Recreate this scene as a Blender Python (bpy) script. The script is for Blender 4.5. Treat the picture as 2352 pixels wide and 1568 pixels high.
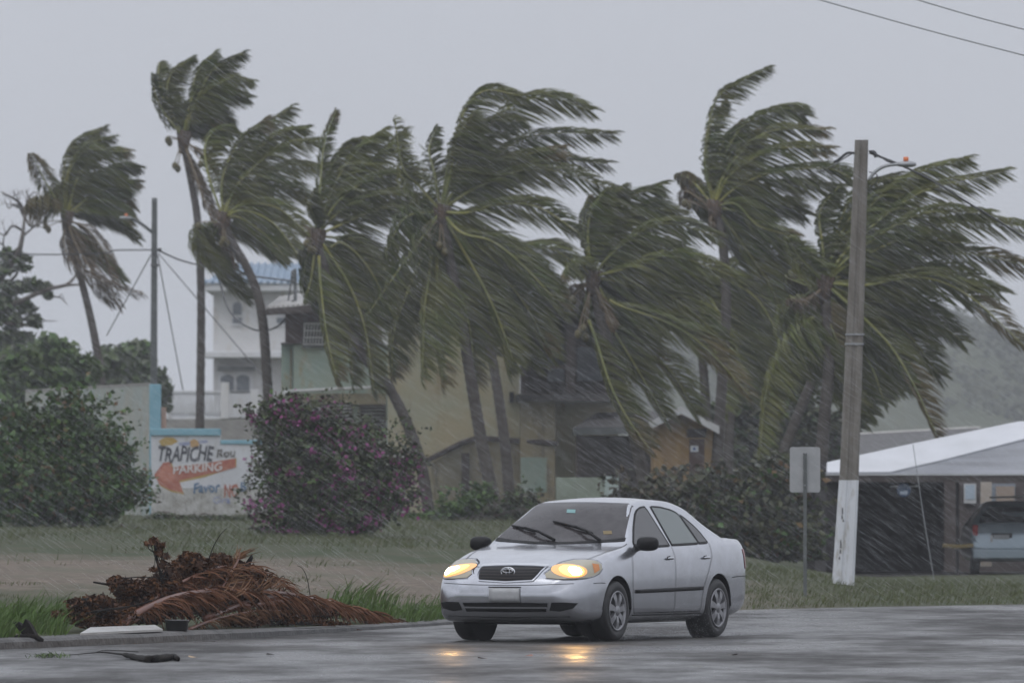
import bpy, bmesh, math, random
import numpy as np
from mathutils import Vector, Matrix, noise
from mathutils.bvhtree import BVHTree

for _o in list(bpy.data.objects):
    bpy.data.objects.remove(_o, do_unlink=True)
scene = bpy.context.scene
col = scene.collection
RNG = np.random.default_rng(7)
random.seed(11)

# ------------------------------------------------------------------ camera
F = 19523.0            # focal length in units of a 2352 px wide picture
HOR = 1137.5           # horizon row
CAMH = 1.5
cd = bpy.data.cameras.new('camera')
cd.sensor_width = 36.0
cd.lens = 36.0 * F / 2352.0
cd.shift_y = (HOR - 784.0) / 2352.0
cd.clip_start = 0.5
cd.clip_end = 5000
cd.dof.use_dof = True
cd.dof.focus_distance = 89.0
cd.dof.aperture_fstop = 6.3
cam = bpy.data.objects.new('camera', cd)
cam.location = (0, 0, CAMH)
cam.rotation_euler = (math.radians(90), 0, 0)
col.objects.link(cam)
scene.camera = cam

# ------------------------------------------------------------------ sky, sun, exposure
SUN_EL, SUN_ROT = math.radians(58), math.radians(200)
world = bpy.data.worlds.new('World')
scene.world = world
world.use_nodes = True
wn, wl = world.node_tree.nodes, world.node_tree.links
wn.clear()
w_out = wn.new('ShaderNodeOutputWorld')
w_bg = wn.new('ShaderNodeBackground')
w_bg.inputs['Strength'].default_value = 0.1
w_sky = wn.new('ShaderNodeTexSky')
w_sky.sky_type = 'NISHITA'
w_sky.sun_disc = False
w_sky.sun_elevation = SUN_EL
w_sky.sun_rotation = SUN_ROT
w_sky.dust_density = 5.0
w_hsv = wn.new('ShaderNodeHueSaturation')
w_hsv.inputs['Saturation'].default_value = 0.35
wl.new(w_sky.outputs[0], w_hsv.inputs['Color'])
# an even overcast deck: brightness rises from the horizon to the zenith as under real stratus
w_tc = wn.new('ShaderNodeTexCoord')
w_sep = wn.new('ShaderNodeSeparateXYZ')
wl.new(w_tc.outputs['Generated'], w_sep.inputs[0])
w_ramp = wn.new('ShaderNodeMapRange')
w_ramp.inputs['From Min'].default_value = 0.0
w_ramp.inputs['From Max'].default_value = 1.0
w_ramp.inputs['To Min'].default_value = 1.0
w_ramp.inputs['To Max'].default_value = 2.0
wl.new(w_sep.outputs['Z'], w_ramp.inputs['Value'])
w_nz = wn.new('ShaderNodeTexNoise')
w_nz.inputs['Scale'].default_value = 7.0
w_nz.inputs['Detail'].default_value = 3.0
wl.new(w_tc.outputs['Generated'], w_nz.inputs['Vector'])
w_nr = wn.new('ShaderNodeMapRange')
w_nr.inputs['To Min'].default_value = 0.93
w_nr.inputs['To Max'].default_value = 1.07
wl.new(w_nz.outputs[0], w_nr.inputs['Value'])
w_mul = wn.new('ShaderNodeMath'); w_mul.operation = 'MULTIPLY'
wl.new(w_ramp.outputs[0], w_mul.inputs[0]); wl.new(w_nr.outputs[0], w_mul.inputs[1])
w_col = wn.new('ShaderNodeVectorMath'); w_col.operation = 'SCALE'
w_col.inputs[0].default_value = (5.6, 5.85, 6.5)
wl.new(w_mul.outputs[0], w_col.inputs['Scale'])
w_mix = wn.new('ShaderNodeMixRGB')
w_mix.inputs['Fac'].default_value = 0.9
wl.new(w_hsv.outputs[0], w_mix.inputs[1]); wl.new(w_col.outputs[0], w_mix.inputs[2])
wl.new(w_mix.outputs[0], w_bg.inputs['Color'])
wl.new(w_bg.outputs[0], w_out.inputs['Surface'])

sd = bpy.data.lights.new('sun', 'SUN')
sd.energy = 0.5
sd.angle = math.radians(40)
sd.color = (1.0, 0.98, 0.95)
sun = bpy.data.objects.new('sun', sd)
sun.rotation_euler = (math.radians(90) - SUN_EL, 0, math.radians(-25))
sun.location = (0, 60, 60)
col.objects.link(sun)

scene.view_settings.view_transform = 'Standard'
scene.view_settings.look = 'None'
scene.view_settings.gamma = 1.0
scene.view_settings.exposure = 0.0
scene.view_settings.use_curve_mapping = False
scene.render.engine = 'CYCLES'
scene.cycles.use_denoising = True
try:
    scene.cycles.denoiser = 'OPENIMAGEDENOISE'
except Exception:
    pass
scene.cycles.use_adaptive_sampling = True
scene.cycles.adaptive_threshold = 0.02
scene.cycles.max_bounces = 6
scene.cycles.diffuse_bounces = 3
scene.cycles.glossy_bounces = 3
scene.cycles.transmission_bounces = 4
scene.cycles.volume_bounces = 1
scene.cycles.transparent_max_bounces = 8
scene.cycles.sample_clamp_indirect = 4.0
scene.cycles.caustics_reflective = False
scene.cycles.caustics_refractive = False

# ------------------------------------------------------------------ helpers
def P(u, v, d):
    """point of the place at distance d that stands on column u, row v of a 2352 px picture"""
    return Vector(((u - 1176.0) * d / F, d, CAMH - (v - HOR) * d / F))

def X(u, d):
    return (u - 1176.0) * d / F

def sstep(a, b, x):
    t = min(1.0, max(0.0, (x - a) / (b - a)))
    return t * t * (3 - 2 * t)

def pchip(xs, ys):
    xs = np.array(xs, float); ys = np.array(ys, float)
    h = np.diff(xs); dl = np.diff(ys) / h
    m = np.zeros_like(ys)
    m[0], m[-1] = dl[0], dl[-1]
    for i in range(1, len(xs) - 1):
        if dl[i - 1] * dl[i] > 0:
            w1, w2 = 2 * h[i] + h[i - 1], h[i] + 2 * h[i - 1]
            m[i] = (w1 + w2) / (w1 / dl[i - 1] + w2 / dl[i])
    def f(x):
        i = int(min(max(np.searchsorted(xs, x) - 1, 0), len(h) - 1))
        t = (x - xs[i]) / h[i]
        if t < 0: return float(ys[0] + m[0] * (x - xs[0]))
        if t > 1: return float(ys[-1] + m[-1] * (x - xs[-1]))
        t2, t3 = t * t, t * t * t
        return float((2*t3-3*t2+1)*ys[i] + (t3-2*t2+t)*h[i]*m[i] + (-2*t3+3*t2)*ys[i+1] + (t3-t2)*h[i]*m[i+1])
    return f

EDGE = pchip([-700, -200, -40, -15, -8, -5, -3.3, -1.22, 0.8, 3, 7, 20, 60, 200, 700],
             [-60, 20, 52, 65.5, 76.2, 83.1, 87.8, 96.8, 105.5, 111.6, 117, 127, 146, 185, 260])

def kerb_h(x):
    return 0.095 * (1 - 0.6 * sstep(-3.6, -1.0, x)) * (1 - sstep(-0.3, 2.5, x)) + 0.012

def edge_d(u):
    d = 90.0
    for _ in range(40):
        d += 0.5 * (EDGE((u - 1176.0) * d / F) - d)
    return d

def gz(x, d):
    """height of the ground behind the road edge"""
    e = EDGE(x)
    t = max(0.0, d - e)
    r = sstep(2.0, 7.5, x)
    left = kerb_h(x) - 0.012 + 0.96 * min(t / max(40.0, 200.0 - e), 1.0) + 0.002 * max(0, min(d - 200, 300))
    right = -0.0028 * min(t, 70)
    return left * (1 - r) + right * r

def cr(points, n):
    """Catmull-Rom through points -> n samples"""
    p = [Vector(q) for q in points]
    if len(p) == 2:
        return [p[0].lerp(p[1], i / (n - 1)) for i in range(n)]
    p = [p[0] * 2 - p[1]] + p + [p[-1] * 2 - p[-2]]
    segs = len(p) - 3
    out = []
    for i in range(n):
        s = i / (n - 1) * segs
        k = min(int(s), segs - 1); t = s - k
        a, b, c, d = p[k], p[k+1], p[k+2], p[k+3]
        out.append(0.5 * ((2*b) + (c-a)*t + (2*a-5*b+4*c-d)*t*t + (3*b-a-3*c+d)*t*t*t))
    return out

def origin_of(o):
    v = Vector((0, 0, 0))
    while o is not None:
        v += o.location
        o = o.parent
    return v

def link_mesh(name, me, mats, parent=None, smooth=False):
    for m in (mats if isinstance(mats, (list, tuple)) else [mats]):
        me.materials.append(m)
    if smooth:
        me.polygons.foreach_set('use_smooth', [True] * len(me.polygons))
    o = bpy.data.objects.new(name, me)
    col.objects.link(o)
    if parent is not None:
        o.parent = parent
    return o

class MB:
    def __init__(self):
        self.v, self.f, self.m = [], [], []
    def add(self, verts, faces, mat=0):
        b = len(self.v)
        self.v += [tuple(p) for p in verts]
        self.f += [tuple(b + i for i in f) for f in faces]
        self.m += [mat] * len(faces)
        return self
    def box(self, c, s, rz=0.0, mat=0, rot=None):
        hx, hy, hz = s[0] / 2, s[1] / 2, s[2] / 2
        pts = [Vector((x, y, z)) for z in (-hz, hz) for y in (-hy, hy) for x in (-hx, hx)]
        R = rot if rot is not None else Matrix.Rotation(rz, 3, 'Z')
        c = Vector(c)
        return self.add([R @ p + c for p in pts],
                        [(0, 2, 3, 1), (4, 5, 7, 6), (0, 1, 5, 4), (2, 6, 7, 3), (0, 4, 6, 2), (1, 3, 7, 5)], mat)
    def span(self, a, b, mat=0):
        a, b = Vector(a), Vector(b)
        return self.box((a + b) / 2, (abs(b.x - a.x), abs(b.y - a.y), abs(b.z - a.z)), 0, mat)
    def tube(self, path, rad, n=8, mat=0, cap=True):
        path = [Vector(p) for p in path]
        k = len(path)
        if not isinstance(rad, (list, tuple)): rad = [rad] * k
        verts, prev = [], None
        for i in range(k):
            t = (path[min(i + 1, k - 1)] - path[max(i - 1, 0)])
            t = t.normalized() if t.length > 1e-9 else Vector((0, 0, 1))
            if prev is None:
                a = Vector((0, 1, 0)) if abs(t.y) < 0.9 else Vector((1, 0, 0))
                s = t.cross(a).normalized()
            else:
                s = (prev - t * prev.dot(t)).normalized()
            prev = s
            w = t.cross(s)
            for j in range(n):
                an = 2 * math.pi * j / n
                verts.append(path[i] + (s * math.cos(an) + w * math.sin(an)) * rad[i])
        faces = [(i*n+j, i*n+(j+1) % n, (i+1)*n+(j+1) % n, (i+1)*n+j) for i in range(k-1) for j in range(n)]
        if cap:
            faces += [tuple(range(n-1, -1, -1)), tuple((k-1)*n+j for j in range(n))]
        return self.add(verts, faces, mat)
    def prism(self, poly, vec, mat=0):
        """polygon (list of 3d points) extruded by vec"""
        n = len(poly); vec = Vector(vec)
        poly = [Vector(p) for p in poly]
        return self.add(poly + [p + vec for p in poly],
                        [tuple(range(n - 1, -1, -1)), tuple(range(n, 2 * n))] +
                        [(i, (i + 1) % n, n + (i + 1) % n, n + i) for i in range(n)], mat)
    def ball(self, c, r, n=8, m=6, mat=0, rot=None):
        c = Vector(c); r = r if isinstance(r, (list, tuple)) else (r, r, r)
        verts = []
        for i in range(m + 1):
            th = math.pi * i / m
            for j in range(n):
                ph = 2 * math.pi * j / n
                q = Vector((r[0]*math.sin(th)*math.cos(ph), r[1]*math.sin(th)*math.sin(ph), r[2]*math.cos(th)))
                verts.append(c + (rot @ q if rot is not None else q))
        return self.add(verts, [(i*n+j, (i+1)*n+j, (i+1)*n+(j+1) % n, i*n+(j+1) % n) for i in range(m) for j in range(n)], mat)
    def build(self, name, mats, parent=None, smooth=False, local=False, bevel=0.0):
        me = bpy.data.meshes.new(name)
        v = self.v
        if parent is not None and not local:
            o = origin_of(parent)
            v = [(p[0]-o.x, p[1]-o.y, p[2]-o.z) for p in v]
        me.from_pydata(v, [], self.f)
        me.polygons.foreach_set('material_index', self.m)
        me.update()
        ob = link_mesh(name, me, mats, parent, smooth)
        if bevel:
            md = ob.modifiers.new('bevel', 'BEVEL'); md.width = bevel; md.segments = 2
            md.limit_method = 'ANGLE'
        return ob

def quads_mesh(name, V, mats, parent=None, mi=None, per=4):
    """V: (n, per, 3) array of separate faces"""
    n = len(V)
    me = bpy.data.meshes.new(name)
    V = np.asarray(V, np.float32).reshape(-1, 3)
    if parent is not None:
        o = origin_of(parent)
        V = V - np.array([o.x, o.y, o.z], np.float32)
    me.vertices.add(len(V)); me.vertices.foreach_set('co', V.ravel())
    me.loops.add(n * per); me.loops.foreach_set('vertex_index', np.arange(n * per, dtype=np.int32))
    me.polygons.add(n)
    me.polygons.foreach_set('loop_start', np.arange(0, n * per, per, dtype=np.int32))
    if mi is not None:
        me.polygons.foreach_set('material_index', np.asarray(mi, np.int32))
    me.update(calc_edges=True)
    me.validate()
    return link_mesh(name, me, mats, parent)

def tag(o, label=None, cat=None, group=None, kind=None):
    if label: o['label'] = label
    if cat: o['category'] = cat
    if group: o['group'] = group
    if kind: o['kind'] = kind
    return o

def thing(name, loc, label, cat, group=None):
    o = bpy.data.objects.new(name, None)
    o.empty_display_size = 0.2
    o.location = loc
    col.objects.link(o)
    return tag(o, label, cat, group)

# ------------------------------------------------------------------ materials
def mat(name, c, rough=0.6, c2=None, scale=3.0, detail=4.0, metallic=0.0, spec=0.5, bump=0.0, bscale=None,
        coat=0.0, stretch=(1, 1, 1), lo=0.35, hi=0.65, island=None, obj_rand=0.0, emit=None, coord='Position'):
    m = bpy.data.materials.new(name); m.use_nodes = True
    nt = m.node_tree; N, L = nt.nodes, nt.links
    b = N['Principled BSDF']
    b.inputs['Base Color'].default_value = (*c, 1)
    b.inputs['Roughness'].default_value = rough
    b.inputs['Metallic'].default_value = metallic
    b.inputs['Specular IOR Level'].default_value = spec
    if coat:
        b.inputs['Coat Weight'].default_value = coat
        b.inputs['Coat Roughness'].default_value = 0.08
    geo = N.new('ShaderNodeNewGeometry')
    src = geo.outputs['Position']
    if coord == 'Object':
        tc = N.new('ShaderNodeTexCoord'); src = tc.outputs['Object']
    mp = N.new('ShaderNodeMapping'); mp.inputs['Scale'].default_value = stretch
    L.new(src, mp.inputs['Vector'])
    last = None
    if c2 is not None:
        nz = N.new('ShaderNodeTexNoise')
        nz.inputs['Scale'].default_value = scale; nz.inputs['Detail'].default_value = detail
        nz.inputs['Roughness'].default_value = 0.6
        L.new(mp.outputs[0], nz.inputs['Vector'])
        r = N.new('ShaderNodeMapRange')
        r.inputs['From Min'].default_value = lo; r.inputs['From Max'].default_value = hi
        L.new(nz.outputs[0], r.inputs['Value'])
        mx = N.new('ShaderNodeMixRGB')
        mx.inputs[1].default_value = (*c, 1); mx.inputs[2].default_value = (*c2, 1)
        L.new(r.outputs[0], mx.inputs['Fac'])
        last = mx.outputs[0]
    if island is not None:
        mx = N.new('ShaderNodeMixRGB')
        mx.inputs[2].default_value = (*island, 1)
        if last is not None: L.new(last, mx.inputs[1])
        else: mx.inputs[1].default_value = (*c, 1)
        L.new(geo.outputs['Random Per Island'], mx.inputs['Fac'])
        last = mx.outputs[0]
    if obj_rand:
        oi = N.new('ShaderNodeObjectInfo')
        r = N.new('ShaderNodeMapRange')
        r.inputs['To Min'].default_value = 1 - obj_rand; r.inputs['To Max'].default_value = 1 + obj_rand
        L.new(oi.outputs['Random'], r.inputs['Value'])
        h = N.new('ShaderNodeHueSaturation')
        if last is not None: L.new(last, h.inputs['Color'])
        else: h.inputs['Color'].default_value = (*c, 1)
        L.new(r.outputs[0], h.inputs['Value'])
        last = h.outputs[0]
    if last is not None:
        L.new(last, b.inputs['Base Color'])
    if bump:
        nz = N.new('ShaderNodeTexNoise')
        nz.inputs['Scale'].default_value = bscale or scale * 6; nz.inputs['Detail'].default_value = 4
        L.new(mp.outputs[0], nz.inputs['Vector'])
        bp = N.new('ShaderNodeBump'); bp.inputs['Strength'].default_value = bump
        bp.inputs['Distance'].default_value = 0.05
        L.new(nz.outputs[0], bp.inputs['Height']); L.new(bp.outputs[0], b.inputs['Normal'])
    if emit:
        b.inputs['Emission Color'].default_value = (*emit[0], 1)
        b.inputs['Emission Strength'].default_value = emit[1]
    return m

M = {}
M['leaf_palm'] = mat('palm leaf', (0.058, 0.086, 0.018), 0.45, (0.115, 0.115, 0.026), 0.9, spec=0.2, island=(0.075, 0.078, 0.024), obj_rand=0.28)
M['leaf_palm_brown'] = mat('dried palm leaf', (0.070, 0.055, 0.034), 0.7, (0.11, 0.08, 0.05), 1.5, spec=0.2, obj_rand=0.2)
M['leaf_tip'] = mat('browning palm leaf', (0.095, 0.085, 0.032), 0.6, (0.125, 0.095, 0.04), 1.5, spec=0.2, obj_rand=0.2)
M['midrib'] = mat('palm midrib', (0.29, 0.27, 0.06), 0.45, (0.15, 0.18, 0.05), 1.2, obj_rand=0.3)
M['midrib_green'] = mat('green midrib', (0.13, 0.15, 0.04), 0.5, (0.09, 0.11, 0.035), 1.2, obj_rand=0.3)
M['midrib_dry'] = mat('dry midrib', (0.16, 0.12, 0.07), 0.6, obj_rand=0.2)
M['trunk'] = mat('palm bark', (0.062, 0.052, 0.046), 0.75, (0.10, 0.088, 0.078), 2.5, spec=0.2, stretch=(1, 1, 3), bump=0.5, bscale=14)
M['coconut'] = mat('coconut husk', (0.12, 0.095, 0.03), 0.5, (0.07, 0.065, 0.025), 4)
M['fibre'] = mat('palm fibre', (0.11, 0.07, 0.045), 0.9, (0.06, 0.045, 0.035), 8)
M['bark'] = mat('tree bark', (0.10, 0.085, 0.075), 0.8, (0.15, 0.13, 0.115), 5, spec=0.2, bump=0.4)
M['leaf_green'] = mat('shrub leaf', (0.040, 0.105, 0.022), 0.45, (0.065, 0.090, 0.02), 1.3, spec=0.2, island=(0.06, 0.11, 0.03))
M['leaf_bronze'] = mat('bronze leaf', (0.10, 0.085, 0.03), 0.5, spec=0.2, island=(0.14, 0.075, 0.035))
M['leaf_grape'] = mat('sea grape leaf', (0.065, 0.13, 0.04), 0.45, (0.10, 0.13, 0.05), 0.9, spec=0.2, island=(0.085, 0.12, 0.04))
M['leaf_grey'] = mat('grey green leaf', (0.15, 0.17, 0.12), 0.5, spec=0.2, island=(0.10, 0.115, 0.07))
M['leaf_bougain'] = mat('bougainvillea leaf', (0.045, 0.065, 0.030), 0.5, (0.06, 0.055, 0.035), 1.5, spec=0.2, island=(0.07, 0.08, 0.035))
M['leaf_bright'] = mat('young leaf', (0.07, 0.13, 0.03), 0.45, spec=0.2, island=(0.10, 0.16, 0.04))
M['bract'] = mat('magenta bract', (0.22, 0.035, 0.15), 0.5, spec=0.2, island=(0.25, 0.055, 0.18))
M['leaf_dark'] = mat('thicket leaf', (0.045, 0.058, 0.030), 0.5, (0.06, 0.055, 0.035), 1.2, spec=0.2, island=(0.07, 0.075, 0.035))
M['leaf_dead'] = mat('dead brown leaf', (0.075, 0.026, 0.006), 0.5, (0.15, 0.058, 0.012), 6, spec=0.2, island=(0.035, 0.014, 0.006))
M['frond_dead'] = mat('dead frond leaflet', (0.085, 0.032, 0.013), 0.42, (0.17, 0.075, 0.032), 7, spec=0.15, island=(0.15, 0.065, 0.035))
M['frond_tan'] = mat('tan frond leaflet', (0.21, 0.105, 0.05), 0.45, (0.13, 0.055, 0.025), 7, spec=0.15, island=(0.20, 0.11, 0.06))
M['frond_rib'] = mat('dead frond rib', (0.16, 0.055, 0.028), 0.32, (0.09, 0.032, 0.018), 5)
M['black_wood'] = mat('wet black wood', (0.008, 0.007, 0.007), 0.7, spec=0.1, c2=(0.022, 0.018, 0.015), scale=12, bump=0.4)
M['grass'] = mat('grass blade', (0.05, 0.10, 0.018), 0.5, (0.075, 0.095, 0.03), 0.8, spec=0.2, island=(0.085, 0.15, 0.03))
M['grass_dull'] = mat('dull grass blade', (0.075, 0.085, 0.035), 0.55, (0.10, 0.09, 0.05), 0.6, spec=0.2, island=(0.09, 0.115, 0.04))
M['concrete'] = mat('concrete', (0.20, 0.19, 0.175), 0.6, (0.29, 0.275, 0.25), 2.0, bump=0.25)
M['concrete_dark'] = mat('grey painted pole', (0.085, 0.095, 0.095), 0.5, (0.12, 0.13, 0.13), 2.0)
M['white_paint'] = mat('white pole paint', (0.70, 0.72, 0.75), 0.5, (0.62, 0.64, 0.66), 5)
M['metal_grey'] = mat('galvanised metal', (0.34, 0.35, 0.36), 0.45, (0.28, 0.29, 0.30), 6, metallic=0.3)
M['sign_back'] = mat('aluminium sign back', (0.40, 0.41, 0.42), 0.5, (0.34, 0.35, 0.36), 5, metallic=0.2)
M['wire'] = mat('black wire', (0.03, 0.03, 0.032), 0.5)
M['amber'] = mat('amber cell', (0.75, 0.20, 0.06), 0.4)
M['glass_dark'] = mat('dark window glass', (0.02, 0.022, 0.025), 0.08, spec=0.6)
M['dark'] = mat('dark opening', (0.018, 0.017, 0.018), 0.8)

# ------------------------------------------------------------------ ground, road, kerb, hill
def ground_material():
    m = bpy.data.materials.new('wet ground'); m.use_nodes = True
    N, L = m.node_tree.nodes, m.node_tree.links
    b = N['Principled BSDF']
    geo = N.new('ShaderNodeNewGeometry')
    sep = N.new('ShaderNodeSeparateXYZ'); L.new(geo.outputs['Position'], sep.inputs[0])
    mp = N.new('ShaderNodeMapping'); mp.inputs['Scale'].default_value = (1, 0.45, 1)
    L.new(geo.outputs['Position'], mp.inputs['Vector'])
    def nz(scale, det=4):
        n = N.new('ShaderNodeTexNoise'); n.inputs['Scale'].default_value = scale; n.inputs['Detail'].default_value = det
        L.new(mp.outputs[0], n.inputs['Vector']); return n.outputs[0]
    def math_(op, a, bb):
        n = N.new('ShaderNodeMath'); n.operation = op
        for i, q in enumerate((a, bb)):
            if isinstance(q, (int, float)): n.inputs[i].default_value = q
            else: L.new(q, n.inputs[i])
        return n.outputs[0]
    # the gravel track: a band of the lot that runs along the road, ragged at its edges
    dd = math_('ABSOLUTE', math_('SUBTRACT', sep.outputs['Y'], 120.0), 0.0)
    jag = math_('MULTIPLY', math_('SUBTRACT', nz(0.55, 6), 0.5), 22.0)
    band = N.new('ShaderNodeMapRange'); band.inputs['From Min'].default_value = 19.0; band.inputs['From Max'].default_value = 9.0
    L.new(math_('ADD', dd, jag), band.inputs['Value'])
    xr = N.new('ShaderNodeMapRange'); xr.inputs['From Min'].default_value = 5.0; xr.inputs['From Max'].default_value = 1.5
    L.new(sep.outputs['X'], xr.inputs['Value'])
    fac = math_('MULTIPLY', band.outputs[0], xr.outputs[0])
    def mix(f, a, c):
        n = N.new('ShaderNodeMixRGB'); L.new(f, n.inputs[0])
        for i, q in ((1, a), (2, c)):
            if isinstance(q, tuple): n.inputs[i].default_value = (*q, 1)
            else: L.new(q, n.inputs[i])
        return n.outputs[0]
    def rng(v, a, c):
        n = N.new('ShaderNodeMapRange'); n.inputs['From Min'].default_value = a; n.inputs['From Max'].default_value = c
        L.new(v, n.inputs['Value']); return n.outputs[0]
    grass = mix(rng(nz(1.4, 6), 0.35, 0.65), (0.034, 0.050, 0.016), (0.062, 0.062, 0.032))
    gravel = mix(rng(nz(5.0, 6), 0.35, 0.65), (0.18, 0.145, 0.112), (0.095, 0.076, 0.055))
    gravel = mix(rng(nz(0.5, 4), 0.5, 0.75), gravel, (0.10, 0.10, 0.065))
    L.new(mix(fac, grass, gravel), b.inputs['Base Color'])
    b.inputs['Roughness'].default_value = 0.8
    b.inputs['Specular IOR Level'].default_value = 0.2
    bp = N.new('ShaderNodeBump'); bp.inputs['Strength'].default_value = 0.7; bp.inputs['Distance'].default_value = 0.06
    L.new(nz(9.0, 6), bp.inputs['Height']); L.new(bp.outputs[0], b.inputs['Normal'])
    return m

def road_material():
    m = bpy.data.materials.new('wet asphalt'); m.use_nodes = True
    N, L = m.node_tree.nodes, m.node_tree.links
    b = N['Principled BSDF']
    geo = N.new('ShaderNodeNewGeometry')
    def mapped(s):
        mp = N.new('ShaderNodeMapping'); mp.inputs['Scale'].default_value = s
        L.new(geo.outputs['Position'], mp.inputs['Vector']); return mp.outputs[0]
    def nz(vec, scale, det=4, rough=0.6):
        n = N.new('ShaderNodeTexNoise'); n.inputs['Scale'].default_value = scale; n.inputs['Detail'].default_value = det
        n.inputs['Roughness'].default_value = rough
        L.new(vec, n.inputs['Vector']); return n.outputs[0]
    def rng(v, a, c, lo=0.0, hi=1.0):
        n = N.new('ShaderNodeMapRange'); n.inputs['From Min'].default_value = a; n.inputs['From Max'].default_value = c
        n.inputs['To Min'].default_value = lo; n.inputs['To Max'].default_value = hi
        L.new(v, n.inputs['Value']); return n.outputs[0]
    p1 = mapped((1.0, 0.35, 1.0)); p2 = mapped((1, 1, 1))
    mx = N.new('ShaderNodeMixRGB')
    mx.inputs[1].default_value = (0.032, 0.031, 0.030, 1); mx.inputs[2].default_value = (0.070, 0.067, 0.064, 1)
    L.new(rng(nz(p1, 0.9, 7), 0.35, 0.68), mx.inputs[0])
    mx2 = N.new('ShaderNodeMixRGB'); mx2.inputs[2].default_value = (0.14, 0.13, 0.115, 1)
    L.new(mx.outputs[0], mx2.inputs[1]); L.new(rng(nz(p2, 26, 3), 0.55, 0.8, 0, 0.6), mx2.inputs[0])
    L.new(mx2.outputs[0], b.inputs['Base Color'])
    film = nz(p1, 0.42, 7, 0.7)
    L.new(rng(film, 0.40, 0.60, 0.25, 0.60), b.inputs['Roughness'])
    L.new(rng(film, 0.40, 0.62, 0.32, 0.06), b.inputs['Specular IOR Level'])
    add = N.new('ShaderNodeMath'); add.operation = 'ADD'
    L.new(rng(nz(p1, 2.2, 5), 0, 1, 0, 0.5), add.inputs[0]); L.new(rng(nz(p2, 45, 3), 0, 1, 0, 0.35), add.inputs[1])
    bp = N.new('ShaderNodeBump'); bp.inputs['Strength'].default_value = 0.8; bp.inputs['Distance'].default_value = 0.015
    L.new(add.outputs[0], bp.inputs['Height']); L.new(bp.outputs[0], b.inputs['Normal'])
    return m

M['ground'] = ground_material()
M['road'] = road_material()

def build_ground():
    xs = sorted(set([-690, -450, -300, -200, -140, -100, -70, -50, -38, -28, -22] + [-18 + 0.75 * i for i in range(49)] +
                    [22, 28, 38, 50, 70, 100, 140, 200, 300, 450, 690]))
    ts = [0, 0.6, 1.4, 2.4, 4, 6, 8.5, 11, 14, 17, 20, 24, 28, 33, 38, 44, 50, 57, 65, 74, 84, 95, 107, 118, 130, 150, 180, 220, 300, 418, 600, 900, 1200]
    V = []
    for x in xs:
        e = EDGE(x)
        for t in ts:
            z = gz(x, e + t)
            if t > 1: z += 0.035 * noise.noise(Vector((x * 0.5, (e + t) * 0.25, 3.0))) + 0.05 * min(1, t / 30) * noise.noise(Vector((x * 0.15, (e + t) * 0.07, 9.0)))
            if t == 0: z = min(z, 0.08)
            V.append((x, min(e + t, 1490), z))
    n = len(ts)
    Fq = [(i*n+j, (i+1)*n+j, (i+1)*n+j+1, i*n+j+1) for i in range(len(xs)-1) for j in range(n-1)]
    mb = MB().add(V, Fq)
    # lip that drops to the road edge
    tag(mb.build('ground', M['ground'], smooth=True), kind='structure')
    V, Fq = [], []
    rows = [0.0, 0.15, 0.3, 0.42, 0.55, 0.68, 0.8, 0.9, 0.96, 1.0]
    for x in xs:
        e = EDGE(x) + 0.08
        for r in rows:
            V.append((x, -90 + r * (e + 90), 0.0))
    k = len(rows)
    mb = MB().add(V, [(i*k+j, (i+1)*k+j, (i+1)*k+j+1, i*k+j+1) for i in range(len(xs)-1) for j in range(k-1)])
    tag(mb.build('road', M['road'], smooth=True), kind='structure')
    # concrete kerb along the lot, worn and slightly uneven, fading out behind the car
    xs = [-34 + 0.25 * i for i in range(140)]
    V = []
    prof = [(-0.01, -0.05), (0.0, 0.085), (0.03, 0.12), (0.07, 0.135), (0.26, 0.14), (0.30, 0.13), (0.30, -0.05)]
    for i, x in enumerate(xs):
        e = EDGE(x)
        dx = (EDGE(x + 0.05) - EDGE(x - 0.05)) / 0.1
        nrm = Vector((-dx, 1, 0)).normalized()
        h = 1.0 - sstep(-0.2, 0.9, x)
        w = 0.012 * noise.noise(Vector((x * 1.7, 0, 0)))
        wz = 1 + 0.10 * noise.noise(Vector((x * 2.3, 5, 0)))
        for a, z in prof:
            q = Vector((x, e, 0)) + nrm * (a - 0.02 + w)
            V.append((q.x, q.y, z / 0.14 * kerb_h(x) * wz if z > 0 else z))
    k = len(prof)
    mb = MB().add(V, [(i*k+j, (i+1)*k+j, (i+1)*k+j+1, i*k+j+1) for i in range(len(xs)-1) for j in range(k-1)])
    M['kerb'] = mat('kerb concrete', (0.055, 0.054, 0.053), 0.6, (0.11, 0.107, 0.103), 3.0, bump=0.5, bscale=18)
    tag(mb.build('kerb', M['kerb'], smooth=False), kind='structure')

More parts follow.
